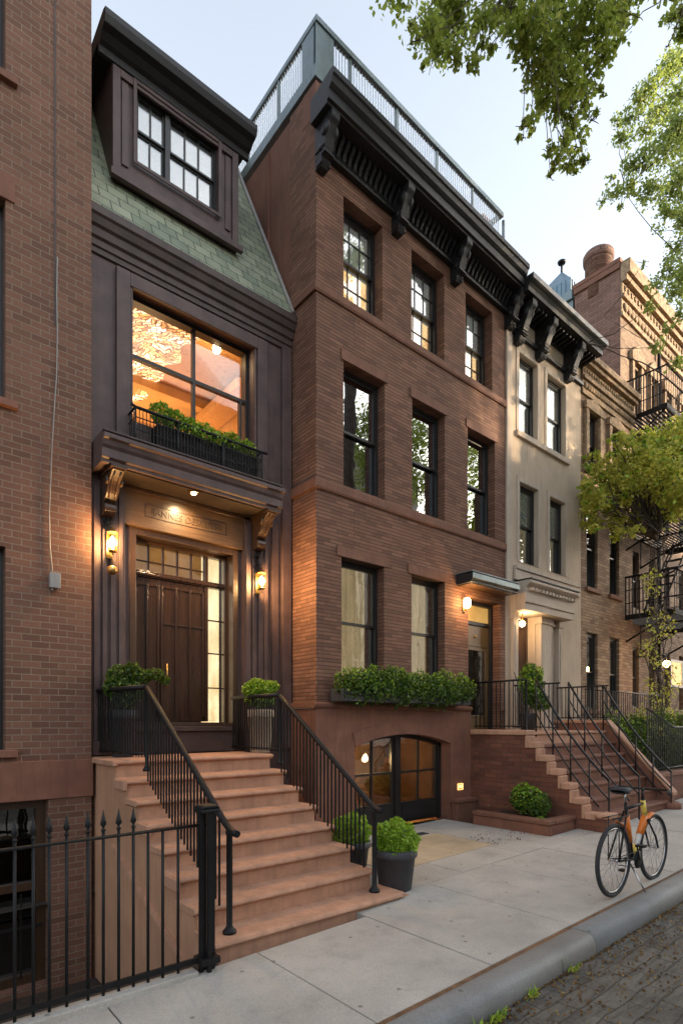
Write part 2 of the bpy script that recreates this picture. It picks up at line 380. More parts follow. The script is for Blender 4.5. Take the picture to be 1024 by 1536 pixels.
def m_street():
    m, n, b = newmat('worn block street'); v = objc(n)
    br = N(n, 'ShaderNodeTexBrick', Scale=1.0); br.inputs['Mortar Size'].default_value = .006; br.inputs['Brick Width'].default_value = .33; br.inputs['Row Height'].default_value = .15
    br.inputs['Mortar Smooth'].default_value = .6
    dn = N(n, 'ShaderNodeTexNoise', Scale=4, Detail=4); n.links.new(v, dn.inputs['Vector'])
    va = N(n, 'ShaderNodeVectorMath', operation='MULTIPLY_ADD'); n.links.new(dn.outputs['Color'], va.inputs[0]); va.inputs[1].default_value = (.07,.07,.07); n.links.new(v, va.inputs[2])
    n.links.new(va.outputs[0], br.inputs['Vector']); br.inputs['Color1'].default_value = (0,0,0,1); br.inputs['Color2'].default_value = (1,1,1,1)
    c = ramp(n, br.outputs['Color'], [(0, (.14,.122,.10)), (1, (.175,.155,.125))])
    c = mixc(n, c, (.045,.038,.030), ramp(n, noise(n, v, 3, 6, .75), [(.42, 0.0), (.7, .75)]))
    c = mixc(n, c, (.05,.043,.035), ramp(n, noise(n, v, 3, 5, .7, (1,7,1)), [(.48, 0.0), (.62, .6)]))
    c = mixc(n, c, (.21,.185,.155), ramp(n, noise(n, v, 14, 6, .75), [(.55, 0.0), (.75, .5)]))
    fm = N(n, 'ShaderNodeMath', operation='MULTIPLY'); n.links.new(br.outputs['Fac'], fm.inputs[0]); fm.inputs[1].default_value = .6
    c = mixc(n, c, (.045,.038,.030), fm.outputs[0])
    vo = N(n, 'ShaderNodeTexVoronoi', Scale=2.3, feature='DISTANCE_TO_EDGE'); n.links.new(va.outputs[0], vo.inputs['Vector'])
    c = mixc(n, c, (.022,.018,.014), ramp(n, vo.outputs['Distance'], [(.0, .35), (.006, 0.0)]))
    n.links.new(c, b.inputs['Base Color']); b.inputs['Roughness'].default_value = .85
    h = mixc(n, noise(n, v, 16, 8, .7), br.outputs['Fac'], .45, 'SUBTRACT')
    bump(n, b, h, .9, .03); return m
M['street'] = m_street()
M['facade_bounce'] = plain('pale bounce facade', (.40,.32,.25), .9, .25, 1.5, .2, 20)  # made pale so the unseen houses bounce light back onto the street

# ------------------------------------------------------------------ foliage
def leaf_mesh(name, blobs, n, size, mat, parent, seed=0, shell=.45, up=.35, clump=0, droop=0, jitter=.35):
    """n folded leaves spread through ellipsoid blobs (x,y,z,rx,ry,rz); leaves are size long"""
    rg = np.random.default_rng(seed)
    B = np.array([b[:6] for b in blobs], float); vol = (B[:,3]*B[:,4]*B[:,5])**.8; p = vol/vol.sum()
    if clump:
        k = rg.choice(len(B), clump, p=p); d = rg.normal(size=(clump,3)); d /= np.linalg.norm(d,axis=1)[:,None]
        r = rg.uniform(shell, 1, clump)[:,None]**.7; cc = B[k,:3] + d*r*B[k,3:]
        idx = rg.integers(0, clump, n); cr = B[k,3:].mean(1)*.42
        pos = cc[idx] + rg.normal(size=(n,3))*(cr[idx]*rg.uniform(.5,1.2,n))[:,None]*.6
        ctr = B[k,:3][idx]
    else:
        k = rg.choice(len(B), n, p=p); d = rg.normal(size=(n,3)); d /= np.linalg.norm(d,axis=1)[:,None]
        r = (shell + (1-shell)*rg.uniform(0,1,n)**.5)[:,None]
        lump = 1 + .14*np.sin(d[:,0:1]*7+k[:,None])*np.cos(d[:,2:3]*6+d[:,1:2]*5)
        pos = B[k,:3] + d*r*lump*B[k,3:]; ctr = B[k,:3]
    out = pos - ctr; out /= (np.linalg.norm(out,axis=1)[:,None]+1e-6)
    ax = out*.5 + rg.normal(size=(n,3))*.8; ax[:,2] += up - droop; ax /= np.linalg.norm(ax,axis=1)[:,None]
    nr = rg.normal(size=(n,3)) + out*.6 + np.array([0,0,.5]); nr -= ax*(nr*ax).sum(1)[:,None]; nr /= np.linalg.norm(nr,axis=1)[:,None]
    sd_ = np.cross(ax, nr); L = size*rg.uniform(1-jitter, 1+jitter, n)[:,None]; W = L*.36
    v0 = pos - ax*L*.5; v1 = pos - ax*L*.08 + sd_*W + nr*W*.3; v2 = pos + ax*L*.5; v3 = pos - ax*L*.08 - sd_*W + nr*W*.3
    V = np.stack([v0,v1,v2,v3],1).reshape(-1,3)
    org = ORG[parent.name] if parent is not None else Vector((0,0,0)); V -= np.array(org)
    F = np.arange(n*4).reshape(-1,4); T = np.concatenate([F[:,[0,1,2]], F[:,[0,2,3]]])
    me = bpy.data.meshes.new(name); me.vertices.add(len(V)); me.vertices.foreach_set('co', V.ravel())
    me.loops.add(T.size); me.loops.foreach_set('vertex_index', T.ravel().astype(np.int32))
    me.polygons.add(len(T)); me.polygons.foreach_set('loop_start', np.arange(0, T.size, 3, dtype=np.int32))
    me.update(calc_edges=True); me.validate(); me.materials.append(mat)
    o = bpy.data.objects.new(name, me); link(o, parent); ORG[o.name] = org
    return o
def wiggle(a, b, n, amp, rg, sag=0):
    a, b = Vector(a), Vector(b); pts = []
    off = Vector((0,0,0))
    for i in range(n+1):
        t = i/n; p = a.lerp(b, t)
        env = math.sin(math.pi*t)
        off = off*.6 + Vector((rg.uniform(-1,1), rg.uniform(-1,1), rg.uniform(-1,1)))*amp
        pts.append(p + off*env - Vector((0,0,sag*env)))
    return pts
def taper(r0, r1, n): return [r0+(r1-r0)*i/(n-1) for i in range(n)]
# ================================================================== helpers for buildings
def ring(mb, x0, x1, z0, z1, y0, y1, t, tb=None):
    tb = t if tb is None else tb
    mb.box(x0, x0+t, y0, y1, z0, z1); mb.box(x1-t, x1, y0, y1, z0, z1)
    mb.box(x0+t, x1-t, y0, y1, z1-t, z1); mb.box(x0+t, x1-t, y0, y1, z0, z0+tb)
def sash(win, x0, x1, z0, z1, y, mat, gmat, cols=1, rows=1, t=.035, mt=.014, th=.035):
    mb = MB(); ring(mb, x0, x1, z0, z1, y, y+th, t)
    ix0, ix1, iz0, iz1 = x0+t, x1-t, z0+t, z1-t
    for i in range(1, cols):
        xx = ix0+(ix1-ix0)*i/cols; mb.box(xx-mt/2, xx+mt/2, y+.006, y+th-.006, iz0, iz1)
    for j in range(1, rows):
        zz = iz0+(iz1-iz0)*j/rows
        xs = [ix0]+[ix0+(ix1-ix0)*i/cols for i in range(1, cols)]+[ix1]
        for i in range(cols):
            mb.box(xs[i]+(mt/2 if i else 0), xs[i+1]-(mt/2 if i < cols-1 else 0), y+.006, y+th-.006, zz-mt/2, zz+mt/2)
    build('sash', mb, mat, win)
    build('pane', MB().box(ix0-.004, ix1+.004, y+th*.5-.003, y+th*.5+.003, iz0-.004, iz1+.004), gmat, win)
def wavy(mb, x0, x1, z0, z1, y, amp=.02, n=40, per=9, ph=0):
    vs = []; fs = []
    for i in range(n+1):
        t = i/n; yy = y + amp*math.sin(t*per*2*math.pi+ph) + amp*.5*math.sin(t*per*4.7+1+ph)
        vs += [(x0+(x1-x0)*t, yy, z0), (x0+(x1-x0)*t, yy, z1)]
    for i in range(n): fs.append((2*i, 2*i+2, 2*i+3, 2*i+1))
    mb.add(vs, fs, True)
def sash_window(parent, x0, x1, z0, z1, yf, depth, fmat, gU, gL, backU, backL, mU=(1,1), mL=(1,1), split=.5, label=None, sill=None, curtain=False):
    y = yf+depth; mb = MB(); ring(mb, x0, x1, z0, z1, y, y+.12, .045)
    win = build('window', mb, fmat, parent, label=label)
    zs = z0+(z1-z0)*split; i = .046
    sash(win, x0+i, x1-i, zs-.02, z1-i, y+.018, fmat, gU, *mU)
    sash(win, x0+i, x1-i, z0+i, zs+.02, y+.058, fmat, gL, *mL)
    if curtain:
        mb = MB(); wavy(mb, x0+.03, (x0+x1)/2-.03, z0, z1, y+.20, .032, 60, 5); wavy(mb, (x0+x1)/2+.0, x1-.03, z0, z1, y+.22, .032, 60, 4, 2)
        build('curtain', mb, backU, win)
    else:
        build('shade', MB().box(x0+.02, x1-.02, y+.14, y+.15, zs, z1-.01), backU, win)
        build('shade', MB().box(x0+.02, x1-.02, y+.17, y+.18, z0+.01, zs+.02), backL, win)
    return win
def shell(name, parent, x0, x1, z0, z1, yf, yb, holes, depth, mat, side=None, roof=None):
    """front wall with openings and their reveals, plus sides, back and roof of the body"""
    mb = MB(); mb.grid(x0, x1, z0, z1, holes, lambda u, v, d: (u, yf+d, v), depth)
    mb.quad((x0,yb,z0),(x0,yf,z0),(x0,yf,z1),(x0,yb,z1)); mb.quad((x1,yf,z0),(x1,yb,z0),(x1,yb,z1),(x1,yf,z1))
    mb.quad((x1,yb,z0),(x0,yb,z0),(x0,yb,z1),(x1,yb,z1)); mb.quad((x0,yf,z1),(x1,yf,z1),(x1,yb,z1),(x0,yb,z1))
    return build(name, mb, mat, parent)

# ================================================================== ground
PIT = (-6.0, 1.93, 3.80, 6.5)                    # sunken area in front of the left house
mb = MB()
def gat(u, v, d): return (u, v, G(u) - .16 - d)
mb.grid(-60, 140, -60, 120, [PIT], gat, None)
tag(build('ground', mb, M['joint'], None, (0,0,0)), kind='structure')
mb = MB(); mb.grid(-60, 140, -9.0, 2.12, [], lambda u, v, d: (u, v, G(u)-.125), None)
tag(build('street', mb, M['street'], None, (0,0,0)), kind='structure')
# areaway floor and retaining walls
mb = MB(); x0, x1, y0, y1 = PIT
mb.box(x0, x1, y0, y1, -1.25, -1.10); mb.box(x0, x1-.0, 3.66, 3.80, -1.25, G(1)+.012)
tag(build('areaway_floor', mb, M['joint'], None, (0,0,0)), kind='structure')
# kerb stones: rounded profile, real joints
prof = [(2.070,-.2),(2.078,-.05),(2.086,-.015),(2.100,.010),(2.122,.024),(2.15,.030),(2.20,.032),(2.25,.032),(2.276,.026),(2.283,.012),(2.284,-.2)]
mb = MB(); rg = random.Random(4); x = -7.7
while x < 40:
    xe = x+2.4
    a_, b_ = x+.004, xe-.004; dz = rg.uniform(-.004,.004)
    for (p, q) in ((a_, b_),):
        o = len(mb.v); mb.prism(prof, p, q, 'x', sm=True)
        for i in range(o, len(mb.v)): vx, vy, vz = mb.v[i]; mb.v[i] = (vx, vy+dz, vz+G(vx)+dz)
    x = xe
tag(build('kerb', mb, M['kerb'], None, (0,0,0)), kind='structure')
mb = MB().box(-20, 40, 2.285, 2.33, -.16, .006, slope=True)
tag(build('expansion_strip', mb, M['rust_strip'], None, (0,0,0)), kind='structure')
# pavement slabs
mb = MB(); rg = random.Random(7); gap = .005
xs = [-4.4+1.08*i for i in range(60)]; xs = [-4.36+1.096*i for i in range(40)]
for i in range(len(xs)-1):
    for ya, yb_ in ((2.332, 3.62), (3.62, 5.0)):
        if ya > 3 and xs[i] < 2.9: continue
        a_, b_ = xs[i]+gap, xs[i+1]-gap
        if ya > 3:
            if xs[i] < 4.0: a_ = max(a_, 3.85)
        yy1 = yb_-gap if ya < 3 else 3.9
        if ya > 3 or xs[i] < 3.3:
            pass
        dz = rg.uniform(-.003,.003); y_a = ya + (gap if ya > 3 else 0)
        if ya < 3: yy1 = (3.62 if xs[i] < 2.9 else 3.88)-gap
        else: continue
        mb.box(a_, b_, y_a, yy1, -.12, .012+dz, slope=True)
# slabs of the forecourt between the stoops (second row)
fx = [3.80, 5.0, 6.2, 7.27]
for i in range(3):
    mb.box(fx[i]+gap, fx[i+1]-gap, 3.89, 4.42, -.12, .010, slope=True)
mb.box(6.35, 7.27, 4.43, 6.05, -.12, .009, slope=True)
mb.box(3.80, 4.45, 4.43, 6.05, -.12, .009, slope=True)
for i in range(24): mb.box(7.28+i*1.3+gap, 7.28+(i+1)*1.3-gap, 3.89, 4.15, -.12, .010, slope=True)
mb.box(1.3, 1.92, 3.4, 3.62-gap, -.12, .009, slope=True)
tag(build('sidewalk', mb, M['sidewalk'], None, (0,0,0), bevel=.004), kind='structure')
mb = MB()
for i, (a_, b_) in enumerate(((4.46,5.1),(5.1,5.72),(5.72,6.34))):
    for (c_, d_) in ((4.43,4.95),(4.95,5.42)):
        mb.box(a_+.003, b_-.003, c_+.003, d_-.003, -.12, .012, slope=True)
tag(build('paved_path', mb, M['paver'], None, (0,0,0), bevel=.003), kind='structure')
mb = MB().box(4.46, 6.34, 5.43, 5.62, -.12, .008, slope=True)
for (a_, b_) in ((4.46,5.4),(5.4,6.34)): mb.box(a_+.003, b_-.003, 5.625, 6.3, -.12, .011, slope=True)
tag(build('doorstep_paving', mb, [M['sidewalk']], None, (0,0,0), bevel=.003), kind='structure')
build('drain_grate', MB().box(4.6, 6.25, 5.46, 5.60, 0, .014, slope=True), M['pot_grey'], None, (0,0,0), bevel=.003)
tag(bpy.data.objects['drain_grate'], 'dark drain strip set into tan paving before arched doors', 'drain grate')

# ================================================================== LEFT BRICK HOUSE
YL, XL = 6.5, 1.88
h = thing('brick_house', 'red brown brick house cropped at the left edge with a sunken basement window', 'house', (0, YL, 0))
holes = [(.10,1.06,1.43,3.47),(.10,1.06,4.94,6.95),(.10,1.06,8.2,10.3),(-.2,1.45,-1.02,.90)]
shell('wall', h, -6, XL, -1.25, 13.0, YL, 13, holes, .32, M['brick_left'])
build('stone_band', MB().box(-6, XL+.012, YL-.03, YL-.002, .905, 1.31), M['brownstone'], h, bevel=.006)
for z0, z1 in ((1.43,3.47),(4.94,6.95),(8.2,10.3)):
    build('window_sill', MB().box(.02, 1.16, YL-.06, YL+.05, z0-.075, z0-.002), M['brownstone'], h, bevel=.005)
    if z0 > 4: build('lintel', MB().box(.02, 1.14, YL-.02, YL-.002, z1+.003, z1+.26), M['brownstone'], h, bevel=.004)
    sash_window(h, .10, 1.06, z0, z1, YL, .14, M['sash_black'], M['glass_dark'], M['glass_dark'], M['black_void'], M['black_void'])
# basement window: transom over a barred lower light
mb = MB(); ring(mb, -.2, 1.45, -1.02, .90, YL+.12, YL+.26, .09); mb.box(-.11, 1.36, YL+.13, YL+.24, -.05, .03)
win = build('basement_window', mb, M['wood_case'], h, label='basement window with a pale upper pane over a dark lower opening')
build('pane', MB().box(-.11, 1.36, YL+.18, YL+.186, .03, .81), M['glass_dark'], win)
build('pane', MB().box(-.11, 1.36, YL+.20, YL+.206, -.93, -.05), M['glass_dark'], win)
build('shade', MB().box(-.11, 1.36, YL+.26, YL+.27, -.93, .81), M['black_void'], win)
mb = MB()
for i in range(6): mb.box(.0+i*.24, .015+i*.24, YL+.05, YL+.065, -.93, -.06)
mb.box(-.1, 1.4, YL+.035, YL+.049, -.42, -.39)
build('window_bars', mb, M['iron'], win)
# groove of the old wall joint
build('wall_joint', MB().box(1.505, 1.522, YL-.006, YL-.001, 5.9, 13), M['paint_trim'], h)
rgc = random.Random(3)
# cable and its junction box
t = thing('cable', 'thin pale grey cable running down the left brick wall into a small junction box', 'cable', (1.5, YL, 3.2))
pts = []
for px, py in ((86,385),(85,440),(86,500),(85,560),(81,620),(78,670),(76,720),(74,770),(75,820),(79,862)):
    X = X_at(px, YL-.012); pts.append((X, YL-.012, Z_at(px, py, YL-.012)))
fine = []
for i in range(len(pts)-1):
    for k in range(5): fine.append(Vector(pts[i]).lerp(Vector(pts[i+1]), k/5))
fine.append(Vector(pts[-1]))
build('wire', MB().tube(fine, .006, 6), M['conduit'], t)
zb = Z_at(80, 873, YL); xb = X_at(80, YL)
mb = MB().box(xb-.045, xb+.045, YL-.075, YL-.002, zb-.07, zb+.075)
mb.box(xb-.052, xb+.052, YL-.088, YL-.076, zb-.078, zb+.083)
mb.tube([(xb-.02, YL-.04, zb-.07), (xb-.02, YL-.04, zb-.10)], .012, 8)
build('junction_box', mb, M['conduit'], t, bevel=.004)

# ================================================================== DARK TOWNHOUSE (green mansard)
YD = 6.7; X0, X1 = 1.885, 4.665
h = thing('mansard_house', 'narrow dark plum townhouse with a green slate mansard and a big lit window', 'house', (3.2, YD, 0))
WX0, WX1, WZ0, WZ1 = 2.40, 4.05, 5.28, 6.86
DX0, DX1, DZ0, DZ1 = 2.36, 3.80, 1.33, 4.22
mb = MB(); mb.grid(X0, X1, 0, 7.1, [(WX0,WX1,WZ0,WZ1),(DX0,DX1,DZ0,DZ1)], lambda u,v,d: (u, YD+d, v), .28)
build('wall', mb, M['paint_dark'], h)
mb = MB(); mb.box(X0, X1, 12, 12.1, 0, 11); mb.box(X0, X0+.05, 6.99, 12, 0, 7.3); mb.box(X1-.05, X1, 6.99, 12, 0, 7.3)
build('party_wall', mb, M['stucco_side'], h)
# window casing and panel mouldings
mb = MB()
ring(mb, WX0-.20, WX1+.20, WZ0-.3, WZ1+.13, YD-.05, YD-.002, .16)
ring(mb, WX0-.035, WX1+.035, WZ0-.14, WZ1+.035, YD-.028, YD-.001, .03)
mb.box(WX1+.21, WX1+.235, YD-.02, YD-.001, 4.85, 7.0)
mb.box(X1-.17, X1-.02, YD-.06, YD-.002, 1.35, 7.05); mb.box(X1-.33, X1-.22, YD-.03, YD-.002, 1.35, 4.5)
build('casing', mb, M['paint_dark'], h, bevel=.006)
# big lit window
y = YD+.13; mb = MB(); ring(mb, WX0, WX1, WZ0, WZ1, y, y+.12, .05)
win = build('picture_window', mb, M['sash_black'], h, label='large four pane window glowing warm')
xm = WX0+.81*(WX1-WX0)*.68+.02; xm = X_at(291, YD+.15); zm = 6.15
mb = MB(); mb.box(xm-.02, xm+.02, y+.02, y+.08, WZ0+.05, WZ1-.05)
mb.box(WX0+.05, xm-.021, y+.02, y+.08, zm-.022, zm+.022); mb.box(xm+.021, WX1-.05, y+.02, y+.08, zm-.022, zm+.022)
mb.box(WX1-.13, WX1-.10, y+.02, y+.08, WZ0+.05, zm-.023)
build('mullion', mb, M['sash_black'], win)
for a_, b_ in ((WX0+.05, xm-.02), (xm+.02, WX1-.05)):
    for c_, d_ in ((WZ0+.05, zm-.022), (zm+.022, WZ1-.05)):
        build('pane', MB().box(a_, b_, y+.045, y+.05, c_, d_), M['glass_clear'], win)
# the lit room behind it
mroom = plain('warm room plaster', (.62,.37,.155), .8, .08, 2, .05, 30)
rm = build('lit_room', MB().grid(1.95, 4.6, 5.0, 7.02, [(WX0-.01,WX1+.01,WZ0-.01,WZ1+.01)], lambda u,v,d:(u, YD+.285, v), None), mroom, h)
mb = MB(); RB = 11.2
mb.quad((1.95,YD+.285,7.02),(4.6,YD+.285,7.02),(4.6,RB,7.02),(1.95,RB,7.02)); mb.quad((1.95,RB,4.9),(4.6,RB,4.9),(4.6,RB,7.02),(1.95,RB,7.02))
mb.quad((1.95,YD+.285,4.9),(1.95,RB,4.9),(1.95,RB,7.02),(1.95,YD+.285,7.02)); mb.quad((4.6,YD+.285,4.9),(4.6,RB,4.9),(4.6,RB,7.02),(4.6,YD+.285,7.02))
mb.quad((1.95,YD+.285,4.9),(4.6,YD+.285,4.9),(4.6,RB,4.9),(1.95,RB,4.9))
build('room_walls', mb, mroom, rm)
mb = MB(); mb.box(2.0, 4.58, 8.55, 8.7, 6.86, 7.015); mb.box(2.0, 4.58, 9.9, 10.05, 6.86, 7.015); mb.box(3.1, 3.22, 8.701, 9.899, 6.88, 7.015)
mb.box(4.2, 4.58, 7.4, 11.0, 6.70, 6.85); mb.box(3.3,4.55,10.7,11.15,5.0,6.2); mb.box(3.25,4.55,10.6,11.15,6.21,6.28)
build('ceiling_beam', mb, mroom, rm, bevel=.01)
# crystal ceiling light: a lattice of small glowing tiles
m, n_, b_ = newmat('crystal tiles'); v = objc(n_)
mp = n_.nodes.new('ShaderNodeMapping'); mp.inputs['Rotation'].default_value = (0,0,R(38)); dn = N(n_, 'ShaderNodeTexNoise', Scale=2.5, Detail=3); n_.links.new(v, dn.inputs['Vector']); va = N(n_, 'ShaderNodeVectorMath', operation='MULTIPLY_ADD'); n_.links.new(dn.outputs['Color'], va.inputs[0]); va.inputs[1].default_value = (.5,.5,.5); n_.links.new(v, va.inputs[2]); n_.links.new(va.outputs[0], mp.inputs[0])
br = N(n_, 'ShaderNodeTexBrick', Scale=1.0); br.inputs['Mortar Size'].default_value = .009; br.inputs['Brick Width'].default_value = .11; br.inputs['Row Height'].default_value = .05
br.inputs['Color1'].default_value = (0,0,0,1); br.inputs['Color2'].default_value = (1,1,1,1); n_.links.new(mp.outputs[0], br.inputs['Vector'])
c = ramp(n_, br.outputs['Color'], [(0,(.40,.16,.05)),(.45,(.9,.45,.16)),(1,(1.0,.80,.55))])
c = mixc(n_, c, (.16,.07,.03), ramp(n_, noise(n_, v, 3.5, 5, .75), [(.48,0.0),(.62,.85)]))
c = mixc(n_, c, (.12,.05,.02), br.outputs['Fac'])
n_.links.new(c, b_.inputs['Base Color']); n_.links.new(c, b_.inputs['Emission Color']); b_.inputs['Emission Strength'].default_value = .60
rg = random.Random(2)
mb = MB(); vs = []; fs = []; nx, ny = 12, 26
for i in range(nx+1):
    for j in range(ny+1):
        vs.append((1.97+1.45*i/nx + (.06*math.sin(j*1.3) if i == nx else 0), 7.02+3.3*j/ny, 6.985+.05*math.sin(i*.9+j*.45)*math.sin(j*.8) - .05*(1-i/nx)))
for i in range(nx):
    for j in range(ny): a0 = i*(ny+1)+j; fs.append((a0, a0+1, a0+ny+2, a0+ny+1))
mb.add(vs, fs, False)
cr = thing('crystal_ceiling_light', 'sheet of glowing crystal tiles on the ceiling inside the big window', 'ceiling light', (2.5, 8, 6.98))
build('tile_sheet', mb, m, cr)
# pendant
pd = thing('pendant_lamp', 'single round pendant bulb glowing behind the big window', 'pendant lamp', (0,0,0))
pp = D_at(325, 523, 7.75); 
build('bulb', MB().ball(pp, .055, 14, 1.15), M['bulb'], pd); build('cord', MB().tube([pp+Vector((0,0,.06)), (pp.x, pp.y, 7.015)], .006, 6).lathe([(.045,0),(.035,.03),(.012,.06)], pp+Vector((0,0,.05)), 12), M['brass'], pd)
def lamp(name, loc, energy, col=(1,.62,.30), size=.05, parent=None):
    ld = bpy.data.lights.new(name, 'POINT'); ld.energy = energy; ld.color = col; ld.shadow_soft_size = size
    o = bpy.data.objects.new(name, ld); link(o, parent); 
    o.location = Vector(loc) - (ORG[parent.name] if parent is not None else Vector((0,0,0))); return o
lamp('room_glow', (3.4, 9.2, 5.8), 19, (1,.66,.32), .3, pd)

# cornice under the mansard
prof = [(6.70,7.02),(6.655,7.03),(6.655,7.09),(6.62,7.10),(6.62,7.17),(6.57,7.19),(6.55,7.27),(6.50,7.29),(6.46,7.36),(6.42,7.38),(6.42,7.47),(6.50,7.49),(6.62,7.52),(6.9,7.52),(6.9,7.02)]
prof = [(6.7-(6.7-q[0])*.6 if q[0] < 6.7 else q[0], q[1]) for q in prof]
build('cornice', MB().prism(prof, X0, X1-.005, 'x'), M['paint_trim'], h, bevel=.003)
prof = [(6.60,7.525),(8.30,11.0),(11.9,11.0),(11.9,7.525)]
build('mansard_roof', MB().prism(prof, X0+.002, X1-.01, 'x'), M['slate'], h)
mb = MB(); sl = Vector((0, 1.7, 3.475)).normalized()
mb.tube([(X1-.03, 6.585, 7.53), (X1-.03, 8.285, 11.01)], .03, 6); mb.box(X0, X1-.01, 8.2, 8.4, 11.0, 11.06)
build('ridge_flashing', mb, M['conduit'], h)
# dormer
dx0, dx1, dz0, dz1, dy = 2.22, 3.90, 8.20, 9.66, 6.88
mb = MB(); hx = [(2.50,3.60,8.52,9.47)]
mb.grid(dx0, dx1, dz0, dz1, hx, lambda u,v,d:(u, dy+d, v), .14)
mb.quad((dx0,9.0,dz0),(dx0,dy,dz0),(dx0,dy,dz1),(dx0,9.0,dz1)); mb.quad((dx1,dy,dz0),(dx1,9.0,dz0),(dx1,9.0,dz1),(dx1,dy,dz1))
mb.quad((dx0,dy,dz0),(dx0,9,dz0),(dx1,9,dz0),(dx1,dy,dz0))
dm = build('dormer', mb, M['paint_dark'], h)
prof = [(dy-.0,9.52),(dy-.04,9.53),(dy-.05,9.60),(dy-.10,9.62),(dy-.16,9.67),(dy-.24,9.69),(dy-.27,9.76),(dy-.27,9.83),(dy-.2,9.86),(9.2,9.90),(9.2,9.66),(dy,9.66)]
build('dormer_roof', MB().prism(prof, dx0-.16, dx1+.16, 'x'), M['paint_black'], dm, bevel=.004)
mb = MB(); ring(mb, dx0, dx1, dz0-.02, 9.51, dy-.035, dy-.001, .09); mb.box(dx0+.11,dx0+.19,dy-.02,dy-.001,8.4,9.4); mb.box(dx1-.19,dx1-.11,dy-.02,dy-.001,8.4,9.4)
mb.box(dx0-.04, dx1+.04, dy-.10, dy-.036, dz0-.05, dz0+.03); ring(mb, 2.46, 3.64, 8.48, 9.51-.001, dy-.05, dy-.036, .045)
build('dormer_casing', mb, M['paint_dark'], dm, bevel=.005)
mb = MB(); y = dy+.03; ring(mb, 2.50, 3.60, 8.52, 9.47, y, y+.1, .03); mb.box(2.885, 2.945, y-.01, y+.1, 8.55, 9.44)
wn = build('dormer_window', mb, M['sash_black'], h)
for a_, b_, cN in ((2.53,2.884,2),(2.946,3.57,3)):
    for c_, d_, yy in ((8.99,9.44,y+.02),(8.55,8.99,y+.045)):
        sash(wn, a_, b_, c_, d_, yy, M['sash_black'], M['glass_soft'], cN, 1, .025, .022, .03)
build('shade', MB().box(2.51, 3.59, y+.10, y+.11, 8.53, 9.46), lit('grey roller blind', (.27,.30,.32), (.36,.39,.41), .06, 2), wn)
build('latch', MB().box(2.99, 3.05, y-.012, y+.01, 8.545, 8.585), emis('glowing white latch', (.8,.8,.75), .3), wn)  # latch is given a faint glow of its own; it is no lamp

# door canopy
cx0, cx1, cy0 = 1.90, 4.19, 6.13
prof = [(YD-.002,4.80),(cy0+.10,4.80),(cy0,4.765),(cy0,4.72),(cy0+.03,4.71),(cy0+.045,4.66),(cy0+.07,4.63),(cy0+.07,4.54),(cy0+.10,4.52),(cy0+.10,4.49),(YD-.002,4.49)]
cn = build('canopy', MB().prism(prof, cx0, cx1, 'x'), M['paint_dark'], h, bevel=.004)
build('canopy_roofing', MB().box(cx0+.01, cx1-.01, cy0+.05, YD-.06, 4.803, 4.83), M['paint_trim'], cn, bevel=.01)
build('soffit', MB().box(cx0+.1, cx1-.08, cy0+.14, YD-.004, 4.475, 4.488), plain('dark soffit wood', (.028,.016,.010), .6), cn)
build('soffit_moulding', MB().box(cx0+.1, cx1-.08, YD-.09, YD-.003, 4.42, 4.474), M['wood_case'], cn, bevel=.012)
# consoles
def console(parent, xc, w_, yb_, zt, drop, proj, mat, name='bracket'):
    p = [(yb_, zt), (yb_-proj, zt), (yb_-proj, zt-.10*drop)]
    for i in range(9):
        t = i/8; p.append((yb_-proj*(.92-.62*t) + .05*proj*math.sin(t*math.pi*2), zt-drop*(.14+.52*t)))
    for i in range(7):
        an = -math.pi/2 + math.pi*i/6
        p.append((yb_-proj*.24-.16*proj*math.cos(an), zt-drop*(.82)+ -.14*drop*math.sin(an)*1.0))
    p.append((yb_, zt-drop))
    mb = MB().prism(p, xc-w_/2, xc+w_/2, 'x')
    b = build(name, mb, mat, parent, bevel=.006)
    mb = MB()
    mb.box(xc-w_*.62, xc+w_*.62, yb_-proj*1.06, yb_-.003, zt-.07*drop, zt-.002)
    for k in (-.25, .25):
        pts = [(xc+k*w_, q[0]-.008, q[1]) for q in p[3:11]]; mb.tube(pts, .012*drop/.5, 6)
    build('abacus', mb, mat, b)
    for s_ in (-1, 1):
        mb = MB().lathe([(.0001,0),(.10*drop,.004),(.10*drop,.02),(.0001,.022)] if s_ > 0 else [(.0001,-.022),(.10*drop,-.02),(.10*drop,-.004),(.0001,0)], (xc+s_*w_/2, yb_-proj*.62, zt-.26*drop), 14, 'x')
        build('scroll', mb, mat, b)
    return b
for xc in (2.07, 4.03): 
    console(h, xc, .13, YD-.09, 4.474, .46, .42, M['wood_case'])
def garland(parent, xc, yb_, z0, z1):
    mb = MB(); rg = random.Random(int(xc*10))
    for k in range(26):
        t = k/25; z = z1-(z1-z0)*t; rr = .05*(1-.4*t)
        c_ = (xc+rg.uniform(-rr, rr), yb_-.03+rg.uniform(-.015,.01), z); s_ = rg.uniform(.014,.026)
        mb.lathe([(1e-4,-s_),(s_*.8,-s_*.5),(s_,0),(s_*.8,s_*.5),(1e-4,s_)], c_, 7)
        if k % 2 == 0:
            a0 = rg.uniform(0, 6.28); pts = [Vector(c_)+Vector((math.cos(a0+q*.9)*(.012+.008*q), -.012, math.sin(a0+q*.9)*(.012+.008*q))) for q in range(6)]
            mb.tube(pts, .004, 5)
    return build('garland', mb, M['iron'], parent)
for xc in (2.07, 4.03): garland(h, xc, YD-.09, 3.62 if xc > 3 else 3.9, 4.05)
